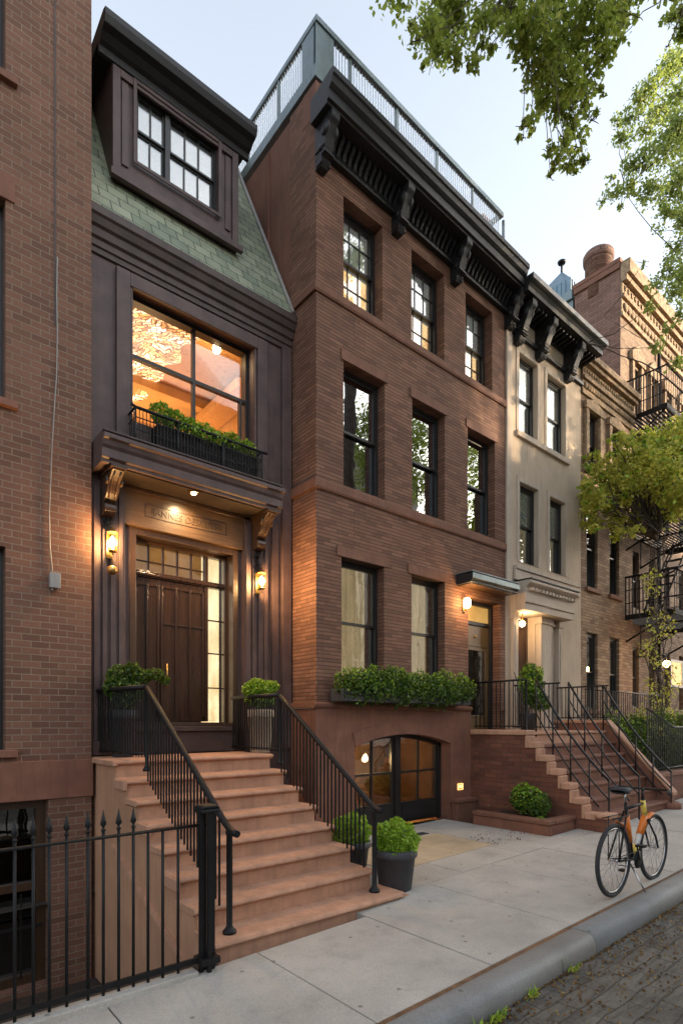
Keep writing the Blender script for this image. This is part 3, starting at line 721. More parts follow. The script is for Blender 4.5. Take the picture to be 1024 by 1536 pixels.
# pilasters with flutes
for xa, xb_ in ((1.92, 2.28), (3.86, 4.24)):
    mb = MB().box(xa, xb_, YD-.09, YD-.002, 1.34, 4.48)
    for k in range(4):
        w4 = (xb_-xa)/4; mb.box(xa+w4*k+.012, xa+w4*(k+1)-.012-(.02 if k % 2 else 0), YD-.09-.02-.012*(k % 2), YD-.092, 1.5, 4.35)
    mb.box(xa-.01, xb_+.01, YD-.135, YD-.0925-.035, 1.341, 1.495)
    build('pilaster', mb, M['paint_dark'], h, bevel=.005)
# frieze with carved inscription
mb = MB().box(2.285, 3.855, YD-.07, YD-.002, 4.02, 4.42)
fr = build('frieze', mb, M['wood_frieze'], h, bevel=.004)
mb = MB(); ring(mb, 2.52, 3.60, 4.155, 4.305, YD-.076, YD-.0705, .006)
build('border', mb, M['wood_case'], fr)
def text_mesh(txt, size, depth):
    cu = bpy.data.curves.new('lettering', 'FONT'); cu.body = txt; cu.size = size; cu.extrude = depth; cu.align_x = 'CENTER'; cu.align_y = 'CENTER'
    o = bpy.data.objects.new('lettering_tmp', cu); COL.objects.link(o)
    bpy.context.view_layer.update(); me = bpy.data.meshes.new_from_object(o.evaluated_get(bpy.context.evaluated_depsgraph_get()))
    bpy.data.objects.remove(o); return me
def lettering(txt, size, depth, loc, mat, parent, sx=1):
    me = text_mesh(txt, size, depth); me.materials.clear(); me.materials.append(mat)
    o = bpy.data.objects.new('lettering', me); link(o, parent); o.rotation_euler = (R(90),0,0); o.scale = (sx,1,1)
    o.location = Vector(loc) - ORG[parent.name]; ORG[o.name] = ORG[parent.name]; return o
lettering('IJANNES DESKUTES', .115, .003, (3.06, YD-.0735, 4.228), wood('carved letters', (.075,.042,.02), .42, False), fr, .95)
# door surround, transom, doors, sidelight
yd = YD+.18
mb = MB(); ring(mb, DX0, DX1, 1.66, 4.015, YD-.02, yd+.08, .075, .03)
ring(mb, DX0+.0751, DX1-.0751, 1.691, 3.939, yd-.03, yd+.07, .035, .02)
en = build('entrance', mb, M['wood_case'], h, bevel=.004)
ex0, ex1 = DX0+.112, DX1-.112
sx_ = X_at(307, yd)
mb = MB(); mb.box(ex0, ex1, yd-.02, yd+.06, 3.50, 3.575); mb.box(ex0, ex1, yd-.045, yd-.021, 3.515, 3.545)
mb.box(sx_, sx_+.045, yd-.01, yd+.06, 1.72, 3.499); mb.box(sx_, sx_+.045, yd-.01, yd+.06, 3.576, 3.90)
build('door_frame', mb, M['wood_door'], en, bevel=.003)
for a_, b_ in ((ex0+.003, (ex0+sx_)/2-.14), ((ex0+sx_)/2-.136, sx_-.003)):
    mb = MB().box(a_, b_, yd+.01, yd+.05, 1.72, 3.497)
    n = 2 if b_ < 2.95 else 3
    for k in range(n+1):
        xx = a_+.02+(b_-a_-.04)*k/n; mb.box(xx-.012, xx+.012, yd-.012, yd+.009, 1.78, 3.42)
    mb.box(a_+.033, b_-.033, yd-.004, yd+.0095, 3.40, 3.45)
    if n == 3: 
        for k in range(3):
            xa = a_+.034+(b_-a_-.04)*k/3-.001; mb.box(xa, xa+(b_-a_-.04)/3-.027, yd-.004, yd+.0095, 2.94, 2.96)
    build('door', mb, M['wood_door'], en, bevel=.002)
build('door_handle', MB().tube([((ex0+sx_)/2-.06, yd-.04, 2.15), ((ex0+sx_)/2-.06, yd-.04, 2.45)], .009, 8).tube([((ex0+sx_)/2-.06, yd+.01, 2.2), ((ex0+sx_)/2-.06, yd-.04, 2.2)], .006, 6).tube([((ex0+sx_)/2-.06, yd+.01, 2.4), ((ex0+sx_)/2-.06, yd-.04, 2.4)], .006, 6), M['brass'], en)
mb = MB()
for k in range(1, 5): xx = ex0+(sx_-ex0)*k/5; mb.box(xx-.0105, xx+.0105, yd, yd+.03, 3.576, 3.90)
for k in range(5): xx = ex0+(sx_-ex0)*k/5; mb.box(xx+.011, xx+(sx_-ex0)/5-.011, yd, yd+.03, 3.69, 3.705)
build('glazing_bars', mb, M['wood_door'], en)
for zz in (2.16, 2.62, 3.06): build('glazing_bar', MB().box(sx_+.046, ex1, yd+.002, yd+.04, zz, zz+.016), M['wood_door'], en)
build('pane', MB().box(ex0, sx_, yd+.014, yd+.018, 3.576, 3.90), M['glass_soft'], en)
build('pane', MB().box(sx_+.045, ex1, yd+.02, yd+.024, 3.576, 3.90), M['glass_soft'], en)
build('pane', MB().box(sx_+.045, ex1, yd+.02, yd+.024, 1.72, 3.50), M['glass_soft'], en)
build('transom_glow', MB().box(ex0, sx_, yd+.10, yd+.11, 3.5, 3.94), lit('transom glow', (.20,.085,.02), (.42,.20,.055), .20, 3), en)
mside = lit('hall glow', (.62,.42,.20), (1.0,.80,.50), .42, 2.2, (3,1,1.2))
mb = MB(); wavy(mb, sx_+.03, ex1+.02, 1.70, 3.94, yd+.16, .012, 16, 1.5)
build('hall_curtain', mb, mside, en)
build('door_sill', MB().box(DX0+.0, DX1, YD-.10, yd+.1, 1.60, 1.659).box(DX0+.01, DX1-.01, YD-.055, yd, 1.335, 1.599), M['paint_trim'], en, bevel=.006)

# Juliet balcony over the canopy
b = thing('window_balcony', 'low black iron window basket holding a box hedge on the canopy', 'balcony', (3.2, 6.5, 4.83))
xa, xb_ = 2.34, 4.02
mb = MB(); mb.tube([(xa-.05,6.44,5.33),(xa,6.44,5.31),(xb_,6.44,5.31),(xb_+.08,6.44,5.315)], .018, 8)
mb.tube([(xa,6.44,5.31),(xa,6.66,5.31)], .014, 8); mb.tube([(xb_,6.44,5.31),(xb_,6.66,5.31)], .014, 8)
build('top_rail', mb, M['iron'], b)
mb = MB(); mb.tube([(xa,6.66,4.93),(xa,6.44,4.93),(xb_,6.44,4.93),(xb_,6.66,4.93)], .010, 6); mb.tube([(xa,6.66,5.20),(xa,6.44,5.20),(xb_,6.44,5.20),(xb_,6.66,5.20)], .008, 6)
mb.tube([(xa,6.44,5.06),(xb_,6.44,5.06)], .006, 6)
for px_ in (xa, 2.85, 3.45, xb_): mb.tube([(px_,6.44,4.83),(px_,6.44,5.3)], .013, 6)
build('bottom_rail', mb, M['iron'], b)
mb = MB(); k = xa+.045
while k < xb_: mb.box(k-.004, k+.004, 6.436, 6.444, 4.935, 5.30); k += .042
for k in (6.50,6.56,6.62): mb.box(xa-.004, xa+.004, k-.004, k+.004, 4.935, 5.3); mb.box(xb_-.004, xb_+.004, k-.004, k+.004, 4.935, 5.3)
build('bars', mb, M['iron'], b)
pb = thing('window_planter', 'dark metal trough of clipped box under the big lit window', 'planter', (3.3, 6.56, 4.835))
build('trough', MB().box(2.60, 3.98, 6.475, 6.64, 4.835, 5.22), M['iron_rust'], pb, bevel=.008)
leaf_mesh('foliage', [(2.68,6.55,5.40,.14,.10,.14),(2.85,6.55,5.38,.15,.10,.13),(3.05,6.55,5.36,.15,.10,.12),(3.25,6.55,5.35,.15,.10,.13),(3.45,6.55,5.33,.15,.10,.11),(3.63,6.55,5.35,.14,.10,.14),(3.84,6.55,5.33,.15,.10,.12),(3.2,6.47,5.28,.6,.06,.08)], 4800, .036, M['leaf_lime'], pb, 5)

# downlight in the canopy and the two sconces
dl = thing('downlight', 'small round recessed light glowing in the dark canopy soffit', 'downlight', (3.0, 6.33, 4.475))
build('trim_ring', MB().lathe([(.030,-.012),(.058,-.012),(.058,0),(.030,0),(.030,-.012)], (3.0,6.33,4.475), 20), M['brass'], dl)
build('lens', MB().lathe([(.0001,-.030),(.022,-.027),(.034,-.016),(.034,-.012)], (3.0,6.33,4.475), 20), M['bulb'], dl)
ld = bpy.data.lights.new('downlight_beam', 'SPOT'); ld.energy = 20; ld.color = (1,.68,.36); ld.spot_size = R(130); ld.spot_blend = .9; ld.shadow_soft_size = .04
o = bpy.data.objects.new('downlight_beam', ld); link(o, dl); o.location = (0,.02,-.03); o.rotation_euler = (R(18),0,0)
def sconce(xc, yb_, zc, label, long_):
    s = thing('wall_lantern', label, 'wall lamp', (xc, yb_, zc), 'lanterns beside the dark front door')
    mb = MB().box(xc-.035, xc+.035, yb_-.016, yb_-.002, zc-.16, zc+.12)
    mb.tube([(xc,yb_-.01,zc+.08),(xc,yb_-.06,zc+.13),(xc,yb_-.11,zc+.11)], .007, 6)
    build('back_plate', mb, M['brass'], s, bevel=.004)
    mb = MB(); r = .055; yc = yb_-.11
    mb.lathe([(r*1.15,.10),(r*.9,.12),(r*.25,.16),(.008,.18)], (xc,yc,zc), 6); mb.lathe([(r*.7,-.115),(r*.85,-.10),(r*.85,-.09)], (xc,yc,zc), 6)
    for k in range(6):
        an = k*math.pi/3; mb.tube([(xc+r*.8*math.cos(an),yc+r*.8*math.sin(an),zc-.09),(xc+r*1.05*math.cos(an),yc+r*1.05*math.sin(an),zc+.10)], .004, 5)
    if long_:
        mb.tube([(xc,yc,zc-.115),(xc,yc,zc-.26)], .005, 6); mb.lathe([(.03,-.36),(.055,-.34),(.058,-.29),(.03,-.27),(.006,-.26)], (xc,yc,zc), 10)
    else: mb.lathe([(.001,-.17),(.012,-.15),(.006,-.13),(.02,-.115)], (xc,yc,zc), 8)
    build('cage', mb, M['brass'], s)
    build('bulb', MB().lathe([(.0001,-.06),(.022,-.045),(.030,-.01),(.024,.03),(.010,.06),(.0001,.065)], (xc,yc,zc), 14), M['bulb'], s)
    lamp('lantern_light', (xc, yc-.05, zc), 18, (1,.56,.21), .03, s)
    return s
sconce(2.09, YD-.13, 3.72, 'brass wall lantern left of the dark front door, next to the brick wall', True)
sconce(4.03, YD-.13, 3.60, 'brass wall lantern right of the dark front door, under the garland', False)
# ================================================================== BROWNSTONE
YB = 6.1; BX0, BX1 = 4.67, 9.10; ZL = 1.94
h = thing('brownstone_house', 'tall reddish brown brick rowhouse with a heavy black bracketed cornice', 'house', (6.9, YB, 0))
def wx(px): return X_at(px, YB)
R3 = [(wx(515),wx(573.5)),(wx(617),wx(666)),(wx(698),wx(738))]
R2 = [(wx(515),wx(577)),(wx(618),wx(667)),(wx(701),wx(742))]
R1 = [(wx(512),wx(576)),(wx(617),wx(667))]
Z3, Z2, Z1 = (7.74,9.17), (5.07,6.83), (2.20,4.05)
DR = (wx(702), wx(750), 1.56, 3.90)
holes = [(a_,b_,*Z3) for a_,b_ in R3]+[(a_,b_,*Z2) for a_,b_ in R2]+[(a_,b_,*Z1) for a_,b_ in R1]+[DR]
mb = MB(); at = lambda u,v,d:(u,YB+d,v)
mb.grid(BX0, BX1, ZL, 10.0, holes, at, .30)
# left return, flush pier then the flat stucco flank above the neighbour
mb.quad((BX0,6.72,ZL),(BX0,YB,ZL),(BX0,YB,10.45),(BX0,6.72,10.45))
mb.quad((BX1,YB,0),(BX1,13,0),(BX1,13,10.4),(BX1,YB,10.4))
build('wall', mb, M['brick_roman'], h)
mb = MB(); mb.box(BX0+.03, BX1, 6.73, 13, 6.5, 10.45); mb.box(BX0+.012, BX1, YB+.31, 6.729, 10.0, 10.45)
mb.box(BX0+.012, BX0+.045, 6.722, 6.729, 7.0, 10.4); mb.box(BX0-.0, BX0+.028, 7.3, 7.33, 7.5, 10.4)
build('side_wall', mb, M['stucco_side'], h)
build('parapet', MB().box(BX0-.004, BX1, YB, YB+.309, 10.0, 10.45), M['stucco_side'], h)
# string courses
def course(z0, z1, pr, x1=BX1, nm='string_course', mat='brownstone_trim'):
    mb = MB().prism([(YB-.002,z0),(YB-pr*.6,z0),(YB-pr,z0+.03),(YB-pr,z1-.02),(YB-pr*.7,z1),(YB-.002,z1)], BX0-pr, x1, 'x')
    mb.box(BX0-pr, BX0-.002, YB-.001, 6.69, z0+.01, z1-.004)
    return build(nm, mb, M[mat], h, bevel=.004)
course(7.58, 7.71, .038); course(4.90, 5.04, .038); course(1.90, 1.985, .075, 8.02)
for (a_, b_) in R2: build('lintel', MB().box(a_-.05, b_+.05, YB-.022, YB-.002, Z2[1]+.002, Z2[1]+.15), M['brownstone_trim'], h, bevel=.004)
for (a_, b_) in R1: build('lintel', MB().box(a_-.09, b_+.09, YB-.018, YB-.002, Z1[1]+.002, Z1[1]+.15), M['brownstone_trim'], h, bevel=.004)
for i, (a_, b_) in enumerate(R3):
    sash_window(h, a_, b_, *Z3, YB, .17, M['sash_black'], M['glass_soft'], M['glass_soft'], M['shade_cool'], M['shade_warm'], (3,2), (3,2), .5, 'top floor window, pale above and warm lit below')
for i, (a_, b_) in enumerate(R2):
    sash_window(h, a_, b_, *Z2, YB, .15, M['sash_black'], M['glass_mirror'], M['glass_mirror'], M['black_void'], M['black_void'], label='window mirroring trees and sky')
for i, (a_, b_) in enumerate(R1):
    sash_window(h, a_, b_, *Z1, YB, .15, M['sash_black'], M['glass_soft'], M['glass_soft'], M['curtain'], M['curtain'], curtain=True, split=.52, label='parlour window with pale curtains')
# basement of smooth stone with a segmental arch
ax0, ax1, zs_, zc_ = wx(530), wx(673), 1.36, 1.53
mb = MB(); pr = .035; yb0 = YB-pr; n = 16
arc = [(ax0+(ax1-ax0)*i/n, zs_+(zc_-zs_)*(1-((2*i/n-1)**2))) for i in range(n+1)]
zt = 1.899
for i in range(n):
    (xa, za), (xb_, zb) = arc[i], arc[i+1]
    mb.quad((xa,yb0,za),(xb_,yb0,zb),(xb_,yb0,zt),(xa,yb0,zt)); mb.quad((xa,yb0,za),(xa,YB+.35,za),(xb_,YB+.35,zb),(xb_,yb0,zb))
def vq(xa, xb_, z0, z1): mb.quad((xa,yb0,z0),(xb_,yb0,z0),(xb_,yb0,z1),(xa,yb0,z1))
vq(BX0-pr, ax0, -.3, zt); vq(ax1, 8.02, -.3, zt)
mb.quad((ax0,yb0,-.3),(ax0,YB+.35,-.3),(ax0,YB+.35,zs_),(ax0,yb0,zs_)); mb.quad((ax1,YB+.35,-.3),(ax1,yb0,-.3),(ax1,yb0,zs_),(ax1,YB+.35,zs_))
mb.quad((BX0-pr,6.72,-.3),(BX0-pr,yb0,-.3),(BX0-pr,yb0,zt),(BX0-pr,6.72,zt)); mb.quad((8.02,yb0,-.3),(8.02,YB,-.3),(8.02,YB,zt),(8.02,yb0,zt))
build('basement_wall', mb, M['brownstone'], h)
# voussoir band and block joints
mb = MB(); o_ = .20
arc2 = [(x+ (x-(ax0+ax1)/2)*.05, z+o_) for x, z in arc]
for i in range(n): mb.box(0,0,0,0,0,0) if False else None
for i in range(n):
    p = [arc[i], arc[i+1], arc2[i+1], arc2[i]]; mb.prism(p, yb0-.012, yb0-.001, 'y')
build('arch_band', mb, M['brownstone'], h)
mb = MB()
for z in (1.05, 1.48): mb.box(BX0-pr-.001, ax0-.14 if z > 1.2 else ax0, yb0-.0015, yb0-.0005, z, z+.006)
for x in (BX0+.5,): mb.box(x, x+.005, yb0-.0015, yb0-.0005, 1.06, 1.48)
build('stone_joints', mb, M['brownstone_trim'], h)
build('plinth_block', MB().box(ax1+.02, 8.015, YB-.16, yb0-.003, -.1, .37).box(ax1-.01, 8.018, YB-.19, yb0-.0025, .371, .43), M['brownstone_trim'], h, bevel=.01)
# arched double doors
yy = YB+.17
mid = (ax0+ax1)/2
def arcz(x): t = (x-ax0)/(ax1-ax0); return zs_+(zc_-zs_)*(1-(2*t-1)**2)
z0 = .10
mb = MB(); mb.box(ax0, ax0+.07, yy, yy+.1, z0, zs_+.005); mb.box(ax1-.07, ax1, yy, yy+.1, z0, zs_+.005); mb.box(mid-.045, mid+.045, yy-.01, yy+.1, z0, arcz(mid)-.05)
for i in range(n):
    (xa, za), (xb_, zb) = arc[i], arc[i+1]; mb.prism([(xa,za-.06),(xb_,zb-.06),(xb_,zb+.002),(xa,za+.002)], yy, yy+.1, 'y')
ad = build('arched_doorway', mb, M['sash_black'], h, label='arched basement doorway with two glazed black doors')
for a_, b_ in ((ax0+.072, mid-.047),(mid+.047, ax1-.072)):
    mb = MB(); zt_ = lambda x: arcz(x)-.062
    mb.box(a_, a_+.055, yy+.02, yy+.07, z0+.01, zt_(a_+.02)); mb.box(b_-.055, b_, yy+.02, yy+.07, z0+.01, zt_(b_-.02))
    mb.box(a_+.056, b_-.056, yy+.02, yy+.07, z0+.01, z0+.34); mb.box(a_+.08, b_-.08, yy+.005, yy+.0195, z0+.06, z0+.29)
    xm = (a_+b_)/2; mb.box(xm-.016, xm+.016, yy+.02, yy+.06, z0+.341, zt_(xm))
    mb.box(a_+.056, xm-.017, yy+.02, yy+.06, .90, .935); mb.box(xm+.017, b_-.056, yy+.02, yy+.06, .90, .935)
    dr = build('door', mb, M['sash_black'], ad, bevel=.003)
    p = [(a_+.05, z0+.3),(b_-.05, z0+.3)]+[(b_-.05-(b_-a_-.1)*k/6, zt_(b_-.05-(b_-a_-.1)*k/6)+.01) for k in range(7)]
    build('pane', MB().prism(p, yy+.038, yy+.043, 'y'), M['glass_dark'], ad)
mb = MB(); mb.quad((ax0+.02,YB+1.2,0),(ax1-.02,YB+1.2,0),(ax1-.02,YB+1.2,1.55),(ax0+.02,YB+1.2,1.55))
mb.quad((ax0+.01,YB+.36,0),(ax0+.01,YB+1.2,0),(ax0+.01,YB+1.2,1.55),(ax0+.01,YB+.36,1.55)); mb.quad((ax1-.01,YB+1.2,0),(ax1-.01,YB+.36,0),(ax1-.01,YB+.36,1.55),(ax1-.01,YB+1.2,1.55))
mb.quad((ax0+.01,YB+.36,1.58),(ax1-.01,YB+.36,1.58),(ax1-.01,YB+1.2,1.58),(ax0+.01,YB+1.2,1.58)); mb.quad((ax0+.01,YB+.3,.05),(ax1-.01,YB+.3,.05),(ax1-.01,YB+1.2,.05),(ax0+.01,YB+1.2,.05))
build('basement_room', mb, plain('ochre cellar wall', (.33,.19,.085), .9, .4, 5, .3), ad)
bl = thing('basement_lamp', 'bare bulb glowing behind the left arched basement door', 'lamp', (0,0,0))
pp = Vector((X_at(548, YB+.55), YB+.55, 1.7-(1137-1085)*(X_at(548,YB+.55)*CF+(YB+.55)*SF)/847))
build('bulb', MB().lathe([(.0001,-.06),(.030,-.045),(.042,-.01),(.030,.03),(.012,.055),(.0001,.06)], pp, 14), M['bulb'], bl)
build('cord', MB().tube([pp+Vector((0,0,.05)), (pp.x, pp.y, 1.579)], .006, 6), M['brass'], bl)
lamp('bulb_light', pp+Vector((0,0,-.02)), 55, (1,.6,.28), .05, bl)
# house number plate
xn, zn = wx(687), .62
np_ = thing('house_number', 'small glowing brass number plate beside the basement doors', 'number plate', (xn, YB-.04, zn))
mb = MB(); ring(mb, xn-.065, xn+.065, zn-.055, zn+.055, YB-.055, YB-.0355, .012)
build('plate_frame', mb, emis('lit brass frame', (1.0,.55,.18), .40), np_)
build('plate', MB().box(xn-.053, xn+.053, YB-.044, YB-.0355, zn-.043, zn+.043), emis('amber plate', (.30,.10,.02), .14), np_)
lettering('101', .085, .003, (xn, YB-.048, zn), emis('lit digits', (1.0,.70,.30), .5), np_)
# cornice
zc0, zc1 = 9.30, 10.05
prof = [(YB-.002,10.02),(YB-.44,10.08),(YB-.50,10.06),(YB-.50,9.985),(YB-.475,9.97),(YB-.455,9.90),(YB-.42,9.87),(YB-.40,9.86),(YB-.40,9.74),(YB-.36,9.735),(YB-.36,9.70),(YB-.002,9.70)]
cn = build('cornice', MB().prism(prof, BX0-.10, BX1+.02, 'x'), M['paint_black'], h, bevel=.006)
mb = MB().box(BX0+.002, BX1, YB-.05, YB-.002, 9.40, 9.699); mb.box(BX0-.01, BX1, YB-.085, YB-.051, 9.40, 9.44); mb.box(BX0, BX1, YB-.07, YB-.0511, 9.441, 9.47)
mb.box(BX0-.004, BX1, YB-.09, YB-.051, 9.62, 9.699)
k = BX0+.2
while k < BX1-.05:
    p = [(YB-.05,9.66),(YB-.20,9.699),(YB-.19,9.64),(YB-.12,9.58),(YB-.08,9.50),(YB-.05,9.475)]
    mb.prism(p, k, k+.05, 'x'); k += .10
build('frieze', mb, M['paint_black'], cn, bevel=.003)
def bracket(parent, xc, w_=.135, zt=9.73, drop=.60, proj=.36, yb_=YB-.002, mat='paint_black'):
    p = [(yb_,zt),(yb_-proj,zt),(yb_-proj,zt-.10)]
    for i in range(9):
        t = i/8; p.append((yb_-proj*(.98-.46*(t**.7)), zt-.12-drop*.55*t))
    p += [(yb_-.17,zt-drop*.74),(yb_-.20,zt-drop*.76),(yb_-.20,zt-drop*.84),(yb_-.16,zt-drop*.85),(yb_-.16,zt-drop*.90),(yb_-.11,zt-drop),(yb_,zt-drop)]
    b = build('bracket', MB().prism(p, xc-w_/2, xc+w_/2, 'x'), M[mat], parent, bevel=.008)
    mb = MB().box(xc-w_*.6, xc+w_*.6, yb_-.225, yb_-.01, zt-drop*.82, zt-drop*.78)
    mb.box(xc-w_*.6, xc+w_*.6, yb_-proj*.58, yb_-.01, zt-drop*.66, zt-drop*.62)
    build('band', mb, M[mat], b)
    for s_ in (-1, 1):
        xo = xc+s_*w_/2; mb = MB()
        mb.lathe([(.0001,-.02),(.085,-.016),(.085,.016),(.0001,.02)], (xo, yb_-proj*.62, zt-.19), 16, 'x'); mb.lathe([(.0001,-.018),(.045,-.014),(.045,.014),(.0001,.018)], (xo, yb_-.12, zt-drop*.62), 14, 'x')
        mb.box(xo-.012, xo+.012, yb_-.15, yb_-.03, zt-drop*.97, zt-drop*.78)
        build('scroll', mb, M[mat], b)
    return b
brk = [bracket(h, max(BX0+.05, X_at(px_, YB-.2))) for px_ in (490, 606, 693, 773)]
def settle(o):
    g = ORG[o.name]
    for v in o.data.vertices: v.co.z += .07-.17*(v.co.x+g.x-BX0)/(BX1-BX0)
    for c_ in o.children: settle(c_)
settle(cn)
for o in brk: settle(o)
# roof railing
rr = thing('roof_railing', 'grey metal roof terrace railing above the black cornice', 'railing', (6.9, 8, 10.45))
zt, zb = 11.28, 10.62
yf_, xl = YB+.06, BX0+.04
rp = [(xl, 12.8), (xl, yf_), (BX1-.06, yf_), (BX1-.06, 12.8)]
mb = MB(); th = .03
mb.box(xl-th, xl+th, yf_+th, 12.8, zt-.05, zt+.03); mb.box(xl-th, BX1-.06+th, yf_-th-.02, yf_+th-.001, zt-.05, zt+.03); mb.box(BX1-.06-th, BX1-.06+th, yf_+th, 12.8, zt-.05, zt+.03)
build('top_rail', mb, M['zinc'], rr, bevel=.004)
mb = MB(); mb.box(xl-.05, xl+.04, yf_+.04, 12.8, 10.455, zb); mb.box(xl-.05, BX1-.02, yf_-.05, yf_+.039, 10.455, zb)
build('kerb_upstand', mb, M['zinc'], rr, bevel=.004)
mb = MB(); mb.box(xl-.02, xl+.30, yf_-.03, yf_+.03, zb+.001, zt-.051); mb.box(xl-.02, xl+.04, yf_+.031, yf_+.30, zb+.001, zt-.051)
build('corner_panel', mb, M['zinc'], rr, bevel=.003)
posts = [(xl+.62+k*.95, yf_) for k in range(5)] + [(xl, yf_+.9+k*.9) for k in range(6)]
p0 = build('post', MB().box(-.02+xl, .02+xl, yf_-.02, yf_+.02, zb, zt-.05), M['zinc'], rr)
for k, (x, y) in enumerate(posts):
    c_ = p0.copy(); COL.objects.link(c_); c_.parent = rr; c_.location = (x-xl, y-yf_, 0)
mwhite = plain('pale baluster', (.55,.60,.64), .4, .05, 5, 0, 40, metal=.2)
mb = MB(); x = xl+.36
while x < BX1-.1: mb.box(x-.006, x+.006, yf_-.006, yf_+.006, zb, zt-.05); x += .055
y = yf_+.36
while y < 12.7: mb.box(xl-.006, xl+.006, y-.006, y+.006, zb, zt-.05); y += .055
bl_ = build('balusters', mb, mwhite, rr); bl_['kind'] = 'stuff'
for o in list(rr.children):
    if not o.name.startswith('post'): settle(o)
for o in rr.children:
    if o.name.startswith('post'): o.location.z += .07-.17*(o.location.x)/(BX1-BX0)
# chimney stub at the far end of the railing
ch = build('chimney', MB().box(BX1-.22, BX1+.0, YB+.35, YB+.75, 10.4, 11.22).box(BX1-.25, BX1+.03, YB+.32, YB+.78, 11.221, 11.3), M['brownstone'], h, bevel=.01)
# front door, hood, lamp
a_, b_, z0, z1 = DR
yy = YB+.20
mb = MB(); ring(mb, a_, b_, z0, z1, yy-.04, yy+.1, .07, .03); mb.box(a_+.07, b_-.07, yy-.02, yy+.08, 3.48, 3.54)
en = build('entrance', mb, M['sash_black'], h)
mb = MB().box(a_+.072, b_-.072, yy+.01, yy+.05, z0+.032, 3.479); ring(mb, a_+.15, b_-.15, z0+.25, 3.05, yy-.006, yy+.0095, .03)
mb.box(a_+.12, b_-.12, yy-.004, yy+.0095, 3.10, 3.125)
build('door', mb, wood('olive brown door', (.14,.085,.03), .35), en, bevel=.003)
build('door_pane', MB().box(a_+.185, b_-.185, yy+.003, yy+.0092, z0+.285, 3.015), M['glass_dark'], en)
build('knocker', MB().lathe([(.0001,-.03),(.02,-.025),(.028,-.008),(.028,0)], ((a_+b_)/2, yy+.005, 3.27), 14, 'y'), M['brass'], en)
build('transom', MB().box(a_+.07, b_-.07, yy+.02, yy+.03, 3.54, z1-.07), lit('transom shade', (.30,.18,.05), (.42,.26,.08), .22, 3), en)
hx0, hx1 = wx(684), 9.02
prof = [(YB-.002,4.22),(YB-.30,4.20),(YB-.34,4.175),(YB-.34,4.10),(YB-.31,4.08),(YB-.31,4.05),(YB-.002,4.05)]
hd = build('door_hood', MB().prism(prof, hx0, hx1, 'x'), M['paint_black'], h, bevel=.004)
build('hood_roof', MB().box(hx0-.01, hx1+.01, YB-.355, YB-.34, 4.11, 4.20).box(hx0-.01, hx1+.01, YB-.3395, YB-.002, 4.222, 4.24), M['zinc'], hd, bevel=.004)
build('soffit', MB().box(hx0+.04, hx1-.04, YB-.28, YB-.003, 4.035, 4.049), M['wood_case'], hd)
xs_, zs2 = wx(694.5), Z_at(694, 906, YB)
s = thing('porch_lamp', 'frosted glass wall lamp under the black door hood', 'wall lamp', (xs_, YB, zs2))
build('back_plate', MB().box(xs_-.03, xs_+.03, YB-.02, YB-.002, zs2-.14, zs2+.1).tube([(xs_, YB-.01, zs2-.1),(xs_, YB-.07, zs2-.12),(xs_, YB-.08, zs2-.08)], .008, 6), M['brass'], s, bevel=.003)
build('globe', MB().lathe([(.025,-.085),(.05,-.06),(.062,0),(.055,.06),(.035,.09)], (xs_, YB-.085, zs2), 16), M['bulb_soft'], s)
lamp('porch_light', (xs_-.0, YB-.20, zs2), 6, (1,.58,.24), .04, s)

# window box hedge
wb = thing('window_box', 'long window box of clipped boxwood under the two parlour windows', 'window box', (6.2, 5.85, 1.99))
build('trough', MB().box(4.86, 7.62, 5.76, 6.04, 1.995, 2.17), M['pot_grey'], wb, bevel=.01)
bl2 = []
rg = random.Random(9); x = 4.98
while x < 7.62: bl2.append((x, 5.83+rg.uniform(-.03,.03), 2.22+rg.uniform(-.03,.04), .17, .19, .25+rg.uniform(-.06,.07))); x += .135
leaf_mesh('foliage', bl2, 15000, .040, M['leaf_box'], wb, 11, shell=.35)
leaf_mesh('shoots', [(q[0], q[1], q[2]+.06, q[3]*.95, q[4]*.9, q[5]*.9) for q in bl2], 2600, .036, M['leaf_lime'], wb, 12, shell=.8)

# ================================================================== CREAM HOUSE
CX0, CX1 = 9.102, 11.95
h = thing('cream_house', 'narrow cream stucco rowhouse with a black bracketed cornice', 'house', (10.5, YB, 0))
W3 = [(wx(778),wx(805)),(wx(820.5),wx(847))]; W2 = [(wx(779),wx(806.5)),(wx(824),wx(847))]
z3, z2 = (7.28,8.80), (4.80,6.33)
PO = (9.46, 10.12, 1.5, 3.80)
mb = MB(); mb.grid(CX0, CX1, .1, 9.75, [(a,b,*z3) for a,b in W3]+[(a,b,*z2) for a,b in W2]+[PO,(10.53,10.88,1.56,3.80)], at, .17)
mb.quad((CX1,YB,.1),(CX1,13,.1),(CX1,13,9.75),(CX1,YB,9.75)); mb.quad((CX0,YB+.1,9.75),(CX1,YB+.1,9.75),(CX1,13,9.75),(CX0,13,9.75))
build('wall', mb, M['stucco_cream'], h)
for a, b in W3: 
    sash_window(h, a, b, *z3, YB, .09, M['sash_black'], M['glass_soft'], M['glass_soft'], M['shade_glow'], M['shade_glow'], label='window with a glowing shade imitating mirrored bright sky')
for a, b in W2:
    sash_window(h, a, b, *z2, YB, .09, M['sash_black'], M['glass_dark'], M['glass_dark'], M['shade_cool'], M['curtain'], label='shaded window with pale curtain')
mb = MB(); mb.box(W3[0][0]-.12, W3[1][1]+.12, YB-.06, YB-.002, 7.17, 7.278)
mb.box(W2[0][0]-.2, W2[1][1]+.5, YB-.09, YB-.002, 4.62, 4.70); mb.box(W2[0][0]-.22, W2[1][1]+.55, YB-.06, YB-.002, 4.42, 4.619)
